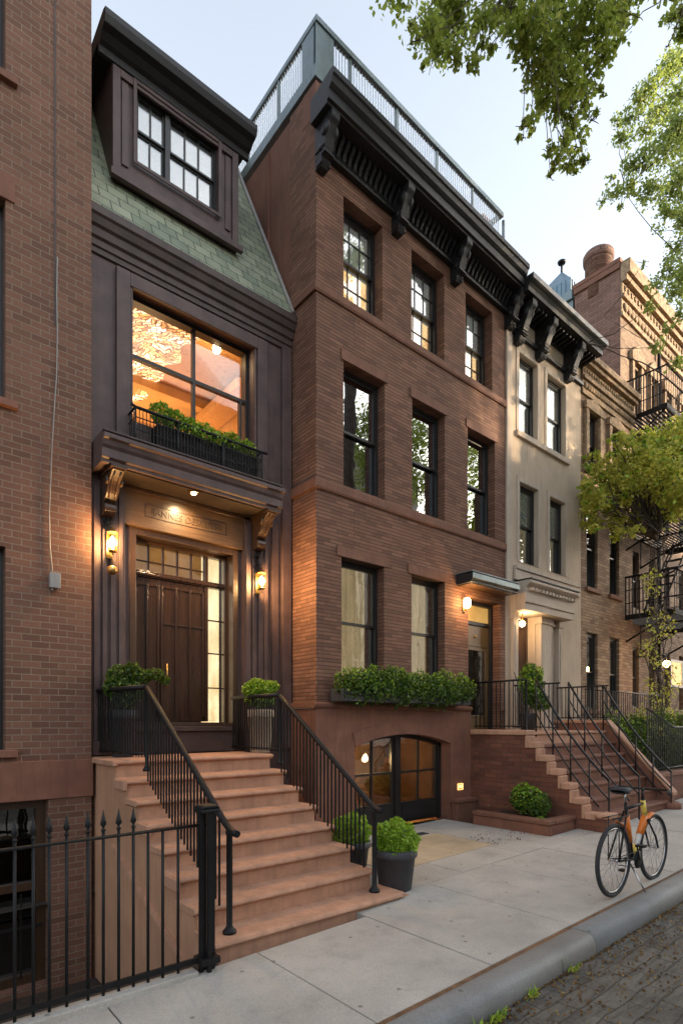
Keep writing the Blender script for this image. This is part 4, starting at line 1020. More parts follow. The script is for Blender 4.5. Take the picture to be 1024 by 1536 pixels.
mb.box(CX0+.002, CX0+.16, YB-.04, YB-.002, 4.35, 9.28)
build('window_sills', mb, M['cream_trim'], h, bevel=.006)
for W, z in ((W3, z3), (W2, z2)):
    for a, b in W:
        mb = MB(); ring(mb, a-.10, b+.10, z[0]-.0, z[1]+.10, YB-.015, YB-.002, .09, .0005); build('casing', mb, M['cream_trim'], h, bevel=.003)
prof = [(YB-.002,9.75),(YB-.50,9.78),(YB-.55,9.76),(YB-.55,9.69),(YB-.50,9.66),(YB-.46,9.62),(YB-.46,9.54),(YB-.002,9.54)]
cn = build('cornice', MB().prism(prof, CX0+.03, CX1+.05, 'x'), M['paint_black'], h, bevel=.006)
build('cornice_roofing', MB().box(CX0+.03, CX1+.07, YB-.565, YB+.1, 9.782, 9.80).box(CX0+.03, CX1+.07, YB-.57, YB-.552, 9.70, 9.781), M['conduit'], cn, bevel=.003)
mb = MB().box(CX0+.004, CX1, YB-.07, YB-.002, 9.06, 9.13).box(CX0+.004, CX1, YB-.045, YB-.002, 9.131, 9.16).box(CX0+.004, CX1, YB-.06, YB-.002, 9.45, 9.539)
k = CX0+.3
while k < CX1: mb.prism([(YB-.06,9.538),(YB-.36,9.538),(YB-.34,9.49),(YB-.06,9.45)], k, k+.05, 'x'); k += .13
build('frieze', mb, M['paint_black'], cn, bevel=.003)
for px_ in (790, 822, 864): bracket(h, min(X_at(px_, YB-.25), CX1-.06), .15, 9.535, .66, .42)
# porch
py0 = YB-.38
prof = [(YB-.002,4.34),(py0+.02,4.34),(py0-.06,4.325),(py0-.06,4.28),(py0-.02,4.25),(py0+.03,4.22),(py0+.05,4.20),(py0+.05,3.98),(py0+.03,3.975),(py0+.03,3.93),(py0+.06,3.925),(py0+.06,3.80),(YB-.002,3.80)]
pc = build('porch_entablature', MB().prism(prof, 9.25, 11.02, 'x'), M['cream_trim'], h, bevel=.005)
mb = MB(); k = 9.35
while k < 10.95: mb.box(k, k+.06, py0-.03, py0+.045, 4.15, 4.2); k += .12
build('dentils', mb, M['cream_trim'], pc)
build('porch_roofing', MB().box(9.24, 11.04, py0-.075, YB-.002, 4.342, 4.36), M['paint_black'], pc)
def column(xa, xb_, ya, yb_):
    mb = MB().box(xa, xb_, ya, yb_, 1.66, 3.66).box(xa-.03, xb_+.03, ya-.03, yb_, 3.661, 3.72).box(xa-.015, xb_+.015, ya-.015, yb_, 3.721, 3.798).box(xa-.03, xb_+.03, ya-.03, yb_, 1.56, 1.659)
    mb.box(xa+.05, xb_-.05, ya-.008, ya-.001, 1.8, 3.55)
    return build('column', mb, M['cream_trim'], h, bevel=.008)
column(9.27, 9.42, YB-.07, YB-.002); column(10.14, 10.50, YB-.12, YB-.002); column(10.63, 10.73, YB-.04, YB+.15); column(10.90, 11.0, YB-.07, YB-.002)
mb = MB(); y2 = YB+.165; mb.box(PO[0], PO[1], y2, y2+.05, PO[2], PO[3]); mb.box(PO[0]+.06, PO[0]+.1, y2-.02, y2-.001, 1.6, 3.6); mb.box(PO[1]-.1, PO[1]-.06, y2-.02, y2-.001, 1.6, 3.6); mb.box(PO[0]+.101, PO[1]-.101, y2-.02, y2-.001, 3.55, 3.6); mb.box(PO[0]+.101, PO[1]-.101, y2-.02, y2-.001, 2.5, 2.54)
dr = build('door', mb, wood('dark brown door', (.05,.022,.012), .4), h, bevel=.004)
build('letter_plate', MB().box(9.66, 9.76, y2-.008, y2-.001, 2.62, 2.75), M['conduit'], dr)
build('recess_back', MB().box(10.53, 10.88, y2, y2+.03, 1.56, 3.8), M['black_void'], h)
gl = thing('porch_globe', 'round glowing globe lamp in the cream porch', 'porch lamp', (0,0,0))
pp = Vector((X_at(783, YB-.05), YB-.05, 3.60))
build('globe', MB().ball(pp, .055, 14), M['bulb'], gl); build('stem', MB().tube([pp+Vector((0,0,.05)), (pp.x, pp.y, 3.799)], .01, 6), M['brass'], gl)
lamp('globe_light', pp+Vector((-.0,-.09,-.02)), 2.2, (1,.68,.36), .05, gl)

# ================================================================== TAN BRICK HOUSE
TX0, TX1 = 11.952, 14.55
h = thing('tan_brick_house', 'tan brick rowhouse with carved golden stone upper floor beside the cream house', 'house', (13.35, YB, 0))
C = [(wx(879.5),wx(896)),(wx(914),wx(928.5))]
rows = [(7.35,8.63),(4.72,6.55),(2.0,3.72)]
hl = [(a,b,z0,z1) for a,b in C for z0,z1 in rows]
mb = MB(); mb.grid(TX0, TX1, .1, 9.75, hl, at, .30); mb.quad((TX1,YB,.1),(TX1,13,.1),(TX1,13,9.75),(TX1,YB,9.75)); mb.quad((TX0,YB+.05,9.75),(TX1,YB+.05,9.75),(TX1,13,9.75),(TX0,13,9.75))
build('wall', mb, M['brick_tan'], h)
for a, b in C:
    for k, (z0, z1) in enumerate(rows):
        sash_window(h, a, b, z0, z1, YB, .07, M['sash_black'], M['glass_dark'], M['glass_dark'], M['shade_glow'] if k == 0 else M['black_void'], M['black_void'])
        build('window_sill', MB().box(a-.08, b+.08, YB-.07, YB-.002, z0-.09, z0-.002), M['tan_stone'] if k == 0 else M['brownstone_trim'], h, bevel=.005)
mb = MB()
for z0, z1, pr in ((8.93,9.02,.05),(9.02,9.25,.03),(9.25,9.32,.09),(9.32,9.55,.05),(9.55,9.64,.14),(9.641,9.78,.20)):
    mb.box(TX0+.002, TX1, YB-pr, YB-.002, z0+.001, z1)
rg = random.Random(5); x = TX0+.05
while x < TX1-.1:
    mb.lathe([(.0001,-.05),(.06,-.035),(.075,-.015)], (x+.08, YB-.03, 9.14), 9, 'y'); mb.box(x, x+.04, YB-.075, YB-.051, 9.40, 9.48); x += .11
for a, b in C:
    mb.box(a-.13, a-.002, YB-.07, YB-.002, 7.26, 8.64); mb.box(b+.002, b+.13, YB-.07, YB-.002, 7.26, 8.64); mb.box(a-.17, b+.17, YB-.09, YB-.002, 8.641, 8.80)
    mb.prism([(a-.17,8.801),(b+.17,8.801),((a+b)/2,8.92)], YB-.08, YB-.002, 'y')
build('carved_cornice', mb, M['tan_stone'], h, bevel=.006)

# ================================================================== TALL BUILDING BEHIND
HX0, HY = 14.56, 6.4
h = thing('tall_brick_building', 'tall old brick building with carved sunlit front rising past the tan house', 'building', (18, HY, 0))
def hw(px): return X_at(px, HY)
cols = [(hw(948),hw(958)),(hw(973),hw(981)),(hw(996),hw(1004)),(hw(1018),hw(1025))]
rws = [(9.6,11.0),(7.1,8.6),(4.7,6.2),(2.1,3.7)]
hl = [(a,b,z0,z1) for a,b in cols for z0,z1 in rws]
mb = MB(); mb.grid(HX0, 26, .2, 13.35, hl, lambda u,v,d:(u,HY+d,v), .3)
build('wall', mb, M['brick_tan'], h)
mb = MB(); mb.quad((HX0,7.6,0),(HX0,HY,0),(HX0,HY,13.35),(HX0,7.6,13.35)); mb.quad((26,HY,0),(26,7.6,0),(26,7.6,13.35),(26,HY,13.35)); mb.quad((HX0,HY,13.35),(26,HY,13.35),(26,7.6,13.35),(HX0,7.6,13.35)); mb.quad((HX0,7.6,0),(26,7.6,0),(26,7.6,13.35),(HX0,7.6,13.35))
build('side_wall', mb, M['brick_tall'], h)
for a, b in cols:
    for k, (z0, z1) in enumerate(rws): 
        if k == 3 and a > 17.5: continue
        sash_window(h, a, b, z0, z1, HY, .05, M['sash_bronze'], M['glass_dark'], M['glass_dark'], M['black_void'], M['black_void'])
mb = MB()
for z0, z1, pr in ((12.0,12.1,.06),(12.1,12.45,.03),(12.45,12.55,.10),(12.55,12.85,.05),(12.85,13.0,.16),(13.001,13.349,.24)):
    mb.box(HX0+.002, 26, HY-pr, HY-.002, z0+.001, z1)
x = HX0+.1
while x < 25: mb.lathe([(.0001,-.06),(.09,-.045),(.12,-.01)], (x+.1, HY-.03, 12.28), 9, 'y'); mb.box(x, x+.06, HY-.08, HY-.051, 12.66, 12.78); x += .2
for a, b in cols:
    mb.box(a-.12, a-.002, HY-.07, HY-.002, 9.5, 11.1); mb.box(b+.002, b+.12, HY-.07, HY-.002, 9.5, 11.1); mb.box(a-.2, b+.2, HY-.10, HY-.002, 11.101, 11.3); mb.prism([(a-.2,11.301),(b+.2,11.301),((a+b)/2,11.6)], HY-.09, HY-.002, 'y')
build('carved_cornice', mb, M['tan_stone'], h, bevel=.006)
build('coping', MB().box(HX0-.06, HX0+.2, HY-.02, 7.64, 13.351, 13.46).box(HX0-.05, HX0+.0, HY+.0, 7.62, 13.20, 13.35), M['brownstone_trim'], h, bevel=.01)
cp = Vector((HX0+.30, 7.10, 13.2))
ch = build('chimney', MB().lathe([(.335,-.3),(.335,.72),(.375,.74),(.385,.80),(.385,.90),(.36,.94),(.29,.94),(.29,.8)], cp, 36), M['brick_tall'], h)
bb = thing('rear_building', 'lower grey building just behind the tall brick chimney', 'building', (15.5, 8.5, 0))
build('wall', MB().box(HX0+.02, 17.5, 7.66, 9.6, 0, 13.15).box(HX0-.05, 17.5, 7.65, 9.7, 13.151, 13.4), M['zinc'], bb, bevel=.01)
rc = thing('roof_cabin', 'blue grey ribbed metal rooftop cabin with a pointed roof and small vent', 'rooftop cabin', (15.12, 8.28, 13.4))
c0 = Vector((15.12, 8.28, 13.4)); hw_ = .52
mb = MB(); vs = [(c0.x-hw_,c0.y-hw_,c0.z),(c0.x+hw_,c0.y-hw_,c0.z),(c0.x+hw_,c0.y+hw_,c0.z),(c0.x-hw_,c0.y+hw_,c0.z)]
vs += [(v[0],v[1],v[2]+.42) for v in vs] + [(c0.x,c0.y,c0.z+1.15)]
mb.add(vs, [(0,1,5,4),(1,2,6,5),(2,3,7,6),(3,0,4,7),(4,5,8),(5,6,8),(6,7,8),(7,4,8)])
for k in range(9):
    t = -hw_+hw_*2*k/8
    mb.box(c0.x-hw_-.02, c0.x-hw_-.001, c0.y+t-.012, c0.y+t+.012, c0.z, c0.z+.42); mb.box(c0.x+t-.012, c0.x+t+.012, c0.y-hw_-.02, c0.y-hw_-.001, c0.z, c0.z+.42)
build('cabin', mb, plain('blue grey metal', (.15,.22,.27), .45, .2, 4, .1, 40, metal=.4), rc)
build('vent', MB().tube([(c0.x,c0.y,c0.z+1.1),(c0.x,c0.y,c0.z+1.4)], .03, 8).lathe([(.10,0),(.12,.05),(.03,.1)], (c0.x,c0.y,c0.z+1.38), 12), M['iron'], rc)

# ================================================================== opposite side of the street (added out of view, only mirrored; heights set to shade the facades)
for nm, xa, xb_, ht, lab in (('unseen_opposite_house', -14, 6, 9, 'plain unseen building added across the street, left, kept low for skylight'), ('unseen_opposite_house', 6.5, 37.0, 23.5, 'long unseen building added across the street to shade the facades'), ('unseen_opposite_house', 37.2, 80, 15.2, 'far unseen building added across the street, lower to let sun through')):
    o_ = thing(nm, lab, 'house', ((xa+xb_)/2, -21, 0))
    hl = []; x = xa+1.2
    while x < xb_-2:
        z = 2.0
        while z < ht-2.2: hl.append((x, x+1.1, z, z+1.9)); z += 3.2
        x += 2.9
    mb = MB(); mb.grid(xa, xb_, -.5, ht, hl, lambda u,v,d:(u,-21-d,v), .25, flip=True)
    mb.quad((xa,-21,0),(xa,-32,0),(xa,-32,ht),(xa,-21,ht)); mb.quad((xb_,-32,0),(xb_,-21,0),(xb_,-21,ht),(xb_,-32,ht)); mb.quad((xa,-21,ht),(xa,-32,ht),(xb_,-32,ht),(xb_,-21,ht))
    build('wall', mb, M['facade_bounce'], o_)
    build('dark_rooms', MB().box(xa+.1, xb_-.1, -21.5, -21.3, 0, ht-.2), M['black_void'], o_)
mb = MB(); mb.grid(-60, 140, -21, -9.02, [], lambda u,v,d:(u,v,G(u)), None)
tag(build('far_sidewalk', mb, M['sidewalk'], None, (0,0,0)), kind='structure')
# ================================================================== FRONT STOOP
RI, TR, SY = .175, .30, 3.70
def nz(k): return .10 + .175*(k-1)         # top of step k = 1..8
def ny(k): return SY + .30*(k-1)           # front of its nosing
st = thing('front_stoop', 'pinkish brownstone stoop of eight steps up to the dark double door', 'stoop', (2.85, 3.7, 0))
sx0, sx1 = 1.94, 3.76
for k in range(1, 9):
    y0 = ny(k); y1 = ny(k+1)+.06 if k < 8 else YD-.10; z = nz(k); zb = nz(k-1) if k > 1 else -.05
    xa, xb_ = (sx0, sx1) if k > 1 else (sx0-.02, sx1+.14)
    n_ = [(y0+.035,z),(y0+.012,z-.006),(y0,z-.022),(y0+.002,z-.038),(y0+.03,z-.048),(y0+.034,z-.058),(y1,z-.058),(y1,z)]
    if k == 1: n_ = [(y0+.03,z),(y0+.01,z-.008),(y0,z-.025),(y0+.004,z-.042),(y0+.03,z-.05),(y1,z-.05),(y1,z)]
    mb = MB().prism(n_[::-1], xa-.03*(k>1)*0-(.035 if k > 1 else 0), xb_+(.03 if k > 1 else 0), 'x')
    mb.box(xa+.0, xb_+(.10 if k == 1 else 0), y0+.045, y1, zb-.04, z-.059 if k > 1 else z-.051)
    build('step', mb, M['stoop_stone'], st, bevel=.008)
# flank walls under the steps, with stepped blocks
poly = [(YD-.05,-1.2),(3.9,-1.2),(3.9,-.02)]
for k in range(2, 9): poly += [(ny(k)+.05, nz(k-1)-.07), (ny(k)+.05, nz(k)-.07)]
poly += [(YD-.05, nz(8)-.07)]
build('flank_wall', MB().prism(poly, 1.925, 1.97, 'x'), M['stoop_side'], st)
build('flank_wall', MB().prism([(p[0], max(p[1],-.1)) for p in poly], 3.735, 3.765, 'x'), M['stoop_side'], st)
for k in (3,5,7): build('cheek_block', MB().box(1.885, 1.924, ny(k)+.0, ny(k)+.30, nz(k)-.105, nz(k)-.008), M['stoop_stone'], st, bevel=.008)
build('cheek_block', MB().box(1.875, 1.924, ny(8)-.02, YD-.22, nz(8)-.06, nz(8)-.004), M['stoop_stone'], st, bevel=.008)
build('flank_moulding', MB().prism([(3.82,-.34),(5.9,.42),(5.9,.47),(3.82,-.29)], 1.890, 1.9245, 'x'), M['stoop_stone'], st)

# ================================================================== railings
def railing(name, label, runs, spacing, mat, group=None, hr=.022, posts=(), br=.011, mid=None, stair=False):
    """runs: list of ((x,y,zbase,ztop), ...) polylines; balusters stand between base and top"""
    p0 = runs[0][0]; t = thing(name, label, 'railing', (p0[0], p0[1], p0[2]), group)
    unit = None
    for ri, run in enumerate(runs):
        top = [Vector((p[0],p[1],p[3])) for p in run]; bot = [Vector((p[0],p[1],p[2]+.07)) for p in run]
        # densify with smooth corners
        build('handrail', MB().tube(top, hr, 8), mat, t)
        if not stair or ri == 0: build('bottom_rail', MB().tube(bot, .010, 6), mat, t)
        if mid: build('upper_rail', MB().tube([v-Vector((0,0,mid)) for v in top], .008, 6), mat, t)
        for a_, b_, c_, d_ in zip(top[:-1], top[1:], bot[:-1], bot[1:]):
            L = math.hypot(b_.x-a_.x, b_.y-a_.y); n = int(round(L/spacing)) if (L > .09 or not stair) else 0
            for i in range(n):
                f = (i+.5)/n; tp = a_.lerp(b_, f); bp = c_.lerp(d_, f)
                o = bpy.data.objects.new('baluster', BAL[mat.name]); COL.objects.link(o); o.parent = t
                dz_ = .075 if stair and ri else .03; o.location = bp - ORG[t.name] - Vector((0,0,dz_)); o.scale = (br/.01, br/.01, tp.z-bp.z+dz_); ORG[o.name] = ORG[t.name]
    for (x, y, z0, z1, r) in posts:
        build('newel', MB().lathe([(r*2.2,0),(r*2.2,.02),(r*1.5,.035),(r,.06),(r,z1-z0-.03),(r*1.3,z1-z0-.02),(r*1.3,z1-z0)], (x,y,z0), 12), mat, t)
    return t
BAL = {}
for mk in ('iron', 'iron_rust'):
    mb = MB().box(-.0065,.0065,-.0065,.0065,0,1); me = bpy.data.meshes.new('baluster'); me.from_pydata(mb.v, [], mb.f); me.materials.append(M[mk]); BAL[M[mk].name] = me
def stair_run(x, ya, yb_, rise_top, zl, curl=True):
    pass
XLR, XRR = 2.11, 3.68
HL = nz(8)
def sloped(x, y0, zt0, y1, zt1, base=True):
    """stair section: balusters end on the step nosings"""
    out = []
    n = 8
    for i in range(n+1):
        f = i/n; y = y0+(y1-y0)*f; zt_ = zt0+(zt1-zt0)*f
        out.append((x, y, nz_line(y), zt_))
    return out
def nz_line(y): return min(HL, max(.10, .10+.175*((y-SY)/.30)))
lr = [(1.975,6.62,HL,2.06),(XLR,5.52,HL,2.06)]
ls = sloped(XLR, 5.5, 2.05, 3.97, .97); ls += [(XLR,3.90,.10,.925),(XLR,3.83,.10,.89),(XLR,3.77,.10,.875),(XLR,3.72,.10,.87)]
railing('stair_railing', 'black iron stair railing on the left of the pink stoop', [lr, ls], .058, M['iron'], 'railings of the front stoop', .027, [(XLR,3.84,.10,.88,.024),(XLR,5.5,HL-.1,2.05,.018)], .0105, stair=True)
rs = sloped(XRR, 5.5, 2.02, 4.02, .97); rs += [(XRR,3.95,.10,.92),(XRR,3.89,.10,.89),(XRR,3.84,.10,.88),(XRR-.01,3.78,.10,.88)]
railing('stair_railing', 'black iron stair railing on the right of the pink stoop', [[(XRR,6.62,HL,2.03),(XRR,5.52,HL,2.03)], rs], .058, M['iron'], 'railings of the front stoop', .027, [(XRR,3.90,.10,.88,.024),(XRR,5.5,HL-.1,2.02,.018)], .0105, stair=True)

# landing planters
def bush_pot(x, y, z, r, hgt, label, blobs, n, leaf, mat='leaf_lime', name='potted_boxwood', seed=1, potmat='pot_grey', group=None, sc_=1):
    t = thing(name, label, 'potted shrub', (x,y,z), group)
    build('pot', MB().lathe([(r*.72,0),(r*.76,.02),(r*.93,hgt*.80),(r*1.0,hgt*.81),(r*1.03,hgt*.84),(r*1.03,hgt*.99),(r*1.0,hgt),(r*.92,hgt),(r*.90,hgt*.9),(.001,hgt*.9)], (x,y,z), 36), M[potmat], t)
    leaf_mesh('foliage', [(x+b[0],y+b[1],z+b[2],b[3],b[4],b[5]) for b in blobs], n, leaf, M[mat], t, seed, shell=.6)
    return t
bush_pot(4.05, 3.99, G(4), .215, .42, 'round lime green boxwood in a dark grey pot, right of the railing foot', [(0,0,.50,.235,.235,.20),(.0,0,.42,.2,.2,.12)], 7000, .028, seed=21, group='boxwoods at the foot of the stoop')
bush_pot(4.02, 4.62, G(4), .20, .40, 'round boxwood in a pot half hidden behind the right stair railing', [(0,0,.50,.21,.21,.19)], 3500, .030, seed=22, group='boxwoods at the foot of the stoop')
bush_pot(2.17, 6.36, HL, .15, .52, 'loose sprawling shrub in an urn left of the dark door', [(-.04,0,.90,.13,.13,.12),(.08,-.04,.96,.10,.10,.09),(.20,-.08,.90,.10,.09,.08),(.34,-.1,.93,.09,.08,.07),(.44,-.1,.87,.06,.06,.05),(-.08,-.05,.76,.14,.1,.14),(.06,-.05,.74,.15,.12,.14),(0,-.05,.6,.13,.1,.1)], 4200, .036, 'leaf_box', 'potted_shrub', 23, group='shrubs on the landing')
bush_pot(3.86, 6.22, HL, .17, .55, 'clipped shrub in a pot right of the dark door', [(0,0,.80,.18,.14,.12),(.14,-.02,.84,.12,.12,.09),(-.14,0,.80,.12,.1,.10),(0,0,.68,.2,.15,.10),(-.05,0,.88,.1,.1,.07)], 4200, .034, 'leaf_lime', 'potted_shrub', 24, potmat='stucco_cream', group='shrubs on the landing')

# ================================================================== front fence with spear pickets
fy = 3.62
t = thing('spear_fence', 'black iron fence with spear tipped pickets guarding the sunken area', 'fence', (1.2, fy, 0))
mb = MB().tube([(-1.5,fy,.985),(1.80,fy,.995)], .011, 8)
build('top_rail', mb, M['iron'], t)
build('bottom_rail', MB().box(-1.5, 1.80, fy-.010, fy+.010, .045, .085), M['iron'], t, bevel=.002)
pk = build('picket', MB().tube([(0,fy,.0),(0,fy,1.03)], .0095, 8), M['iron'], t)
tip = build('spear_tip', MB().lathe([(.010,1.03),(.017,1.036),(.010,1.045),(.006,1.055),(.020,1.075),(.014,1.10),(.0005,1.165)], (0,fy,0), 8), M['iron'], pk)
xs = [X_at(px_, fy) for px_ in (22,50,74,100,132,155,178,200,222,244,267)]
xs = [xs[0]-.12*k for k in (4,3,2,1)] + xs
pk.location.x = xs[0]
for i, x in enumerate(xs[1:]):
    c_ = pk.copy(); COL.objects.link(c_); c_.parent = t; c_.location.x = x
    if i+1 < 12:
        d_ = tip.copy(); COL.objects.link(d_); d_.parent = c_
    else: c_.scale.z = .96
mb = MB()
for (x, y) in ((1.76,3.60),(1.80,3.64),(1.845,3.60),(1.80,3.56),(1.845,3.645)): mb.box(x-.014, x+.014, y-.014, y+.014, -.02, 1.08)
mb.box(1.735, 1.875, 3.535, 3.67, .04, .085)
gp = build('gate_post', mb, M['iron'], t, bevel=.003)
build('post_cap', MB().box(1.735, 1.875, 3.535, 3.67, 1.081, 1.11).prism([(1.735,1.111),(1.875,1.111),(1.86,1.135),(1.75,1.135)], 3.54, 3.665, 'y'), M['iron'], gp, bevel=.01)
# cross braces in the area
tag(build('area_coping', MB().box(-2.5, 1.72, 3.55, 3.655, -.06, .014), M['sidewalk'], None, (0,3.6,0), bevel=.006), 'low stone edge under the spear fence', 'coping')

# ================================================================== SECOND STOOP
X2a, X2b, ZL2 = 8.02, 10.75, 1.56
st2 = thing('brick_stoop', 'wide brick sided stoop serving the brownstone and cream doors', 'stoop', (9.4, 4.4, 0))
nst = 7; gb = G(8.5)+.01; ri = (ZL2-gb)/nst; tr = .185
ytop = 4.98
def sy(k): return ytop-(nst-k)*tr          # nosing of step k, k = nst is the landing
poly = [(YB-.002,-.1),(sy(1)+.03,-.1)]
for k in range(1, nst+1): poly += [(sy(k)+.03, gb+ri*(k-1)+.02), (sy(k)+.03, gb+ri*k-.055)]
poly += [(YB-.002, ZL2-.055)]
# brick flank with stepped stone coping
build('flank_wall', MB().prism(poly, X2a, X2a+.20, 'x'), M['brick_stoop'], st2)
mb = MB(); mb.box(X2a-.04, X2a+.22, ytop-.02, YB-.04, ZL2-.054, ZL2+.03)
for k in range(1, nst):
    mb.box(X2a-.03, X2a+.22, sy(k)+.0, sy(k+1)-.022, gb+ri*k-.054, gb+ri*k+.045); mb.box(X2a-.025, X2a+.215, sy(k+1)-.021, sy(k+1)+.028, gb+ri*k-.054, gb+ri*(k+1)-.055)
build('coping', mb, M['stoop_stone'], st2, bevel=.018)
for k in range(1, nst+1):
    ye = sy(k+1)+.04 if k < nst else YB-.002
    mb = MB().box(X2a+.222, X2b, sy(k), ye, gb+ri*k-.05, gb+ri*k).box(X2a+.222, X2b-.01, sy(k)+.03, ye, gb+ri*(k-1)-.06, gb+ri*k-.051)
    build('step', mb, M['brownstone'] if k < nst else M['stoop_stone'], st2, bevel=.012)
# curled end block and right stringer
build('end_block', MB().box(X2a-.02, X2a+.24, sy(1)-.16, sy(1)+.029, -.1, gb+ri*.9), M['brick_stoop'], st2, bevel=.01)
build('end_cap', MB().box(X2a-.05, X2a+.30, sy(1)-.20, sy(1)+.0, gb+ri*.901, gb+ri*.9+.07), M['stoop_stone'], st2, bevel=.03)
build('end_cap', MB().lathe([(.12,0),(.17,.01),(.17,.10),(.12,.13)], (X2b+.02, sy(1)+.0, G(X2b)), 20), M['brownstone'], st2)
pr_ = [(sy(1)-.02, gb-.05),(sy(1)-.02, gb+.28),(ytop, ZL2+.14),(YB-.002, ZL2+.14),(YB-.002,gb-.05)]
build('stringer', MB().prism(pr_, X2b+.001, X2b+.16, 'x'), M['brownstone'], st2, bevel=.01)
build('stringer_cap', MB().prism([(sy(1)-.05, gb+.281),(sy(1)-.05, gb+.34),(ytop, ZL2+.20),(YB-.002, ZL2+.20),(YB-.002,ZL2+.141),(ytop,ZL2+.141)], X2b-.02, X2b+.19, 'x'), M['stoop_stone'], st2, bevel=.008)
# rails of the second stoop
def srail(x, label, top=.85):
    y0_, y1_ = ytop+.02, sy(1)-.05
    run = [(x, y0_+(y1_-y0_)*i/8, ZL2+(gb+.05-ZL2)*i/8, ZL2+top+(gb+.35-ZL2-.5)*i/8 - .12*math.sin(math.pi*i/8)) for i in range(9)]
    t = thing('handrail', label, 'railing', (x, y0_, ZL2), 'handrails of the brick stoop')
    build('top_bar', MB().tube([(p[0],p[1],p[3]) for p in run], .018, 8), M['iron'], t)
    build('lower_bar', MB().tube([(p[0],p[1],p[3]-.28) for p in run], .012, 8), M['iron'], t)
    build('lower_bar', MB().tube([(p[0],p[1],p[3]-.55) for p in run[:-1]], .012, 8), M['iron'], t)
    for i in (0, 2, 4, 6, 8):
        p = run[i]; build('post', MB().tube([(p[0],p[1],p[2]-.08),(p[0],p[1],p[3])], .012, 8), M['iron'], t)
    return t
srail(X2a+.30, 'curved black handrail just inside the stepped brick wall'); srail(9.35, 'curved black handrail up the middle of the brick stoop'); srail(X2b-.10, 'curved black handrail along the right side of the brick stoop')
railing('landing_railing', 'black railing on the brick landing by the brownstone door', [[(X2a+.06,YB-.06,ZL2+.02,2.40),(X2a+.06,ytop+.08,ZL2+.02,2.40)]], .085, M['iron'], 'railings on the brick landing', .018, [(X2a+.06,ytop+.05,ZL2,2.40,.016)])
railing('landing_railing', 'black railing dividing the brick landing between the two doors', [[(9.22,YB-.10,ZL2,2.40),(9.22,ytop+.10,ZL2,2.40)]], .085, M['iron'], 'railings on the brick landing', .016)
railing('landing_railing', 'black railing at the far right side of the brick landing', [[(X2b+.08,YB-.05,ZL2+.18,2.42),(X2b+.08,ytop,ZL2+.18,2.42)]], .085, M['iron'], 'railings on the brick landing', .016)
# tall loose plant on the landing
pl = thing('landing_shrub', 'tall loose green shrub on the landing between the brownstone and cream doors', 'shrub', (8.98, 5.55, ZL2))
build('pot', MB().lathe([(.11,0),(.15,.3),(.16,.32),(.13,.32),(.001,.3)], (8.98,5.55,ZL2), 24), M['pot_grey'], pl)
mb = MB(); rgq = random.Random(8)
for k in range(7): mb.tube(wiggle((8.98,5.55,ZL2+.28), (8.98+rgq.uniform(-.28,.28), 5.5+rgq.uniform(-.25,.2), ZL2+rgq.uniform(.7,1.15)), 6, .03, rgq), .008, 5)
build('stems', mb, M['bark'], pl)
leaf_mesh('foliage', [(8.98,5.5,ZL2+.95,.20,.2,.18),(8.80,5.45,ZL2+.80,.16,.16,.15),(9.15,5.5,ZL2+.85,.15,.15,.16),(8.9,5.4,ZL2+.6,.2,.2,.16),(9.1,5.4,ZL2+.5,.18,.18,.16),(8.95,5.5,ZL2+1.12,.1,.1,.09)], 2300, .05, M['leaf_box'], pl, 31, shell=.3)
leaf_mesh('shoots', [(8.98,5.5,ZL2+.98,.22,.22,.2),(8.80,5.45,ZL2+.82,.18,.18,.16)], 500, .05, M['leaf_lime'], pl, 32, shell=.6)

# ================================================================== stone planter bed in front of the brick stoop
pb = thing('planter_bed', 'low brown stone planting bed against the brick stoop', 'planter', (7.65, 4.8, G(7.6)))
a0, a1, b0, b1 = 7.26, 8.0, 4.18, 5.45; g = G(7.6)
mb = MB(); ring_ = [(a0,a0+.12,b0,b1),(a1-.04,a1,b0,b1),(a0+.12,a1-.04,b0,b0+.12),(a0+.12,a1-.04,b1-.08,b1)]
for q in ring_: mb.box(q[0],q[1],q[2],q[3], -.05, g+.15)
build('bed_wall', mb, M['brownstone'], pb, bevel=.012)
mb = MB().box(a0-.03,a0+.14,b0-.03,b1,g+.151,g+.215).box(a0+.141,a1,b0-.03,b0+.14,g+.151,g+.215)
build('coping', mb, M['brownstone_trim'], pb, bevel=.014)
build('soil', MB().box(a0+.12,a1-.04,b0+.12,b1-.08,g,g+.16), M['soil'], pb)
sh = thing('round_shrub', 'rounded dark green shrub growing in the stone planting bed', 'shrub', (7.66, 4.72, g+.16))
mb = MB()
for k in range(6): mb.tube(wiggle((7.66,4.72,g+.15), (7.66+rgq.uniform(-.2,.2), 4.72+rgq.uniform(-.2,.2), g+.45), 5, .02, rgq), .009, 5)
build('stems', mb, M['bark'], sh)
leaf_mesh('foliage', [(7.62,4.70,g+.40,.22,.22,.19),(7.76,4.86,g+.42,.21,.22,.20),(7.58,4.52,g+.34,.15,.15,.15),(7.74,4.62,g+.36,.2,.2,.18)], 6500, .040, M['leaf_box'], sh, 41, shell=.4)
leaf_mesh('shoots', [(7.62,4.70,g+.44,.22,.22,.19),(7.76,4.86,g+.46,.2,.2,.2)], 1000, .038, M['leaf_lime'], sh, 42, shell=.8)
gc = thing('seedling', 'tiny bright plant at the front corner of the planting bed', 'plant', (7.46, 4.42, g+.16))
leaf_mesh('leaves', [(7.46,4.42,g+.19,.08,.06,.03)], 220, .03, M['leaf_lime'], gc, 43)

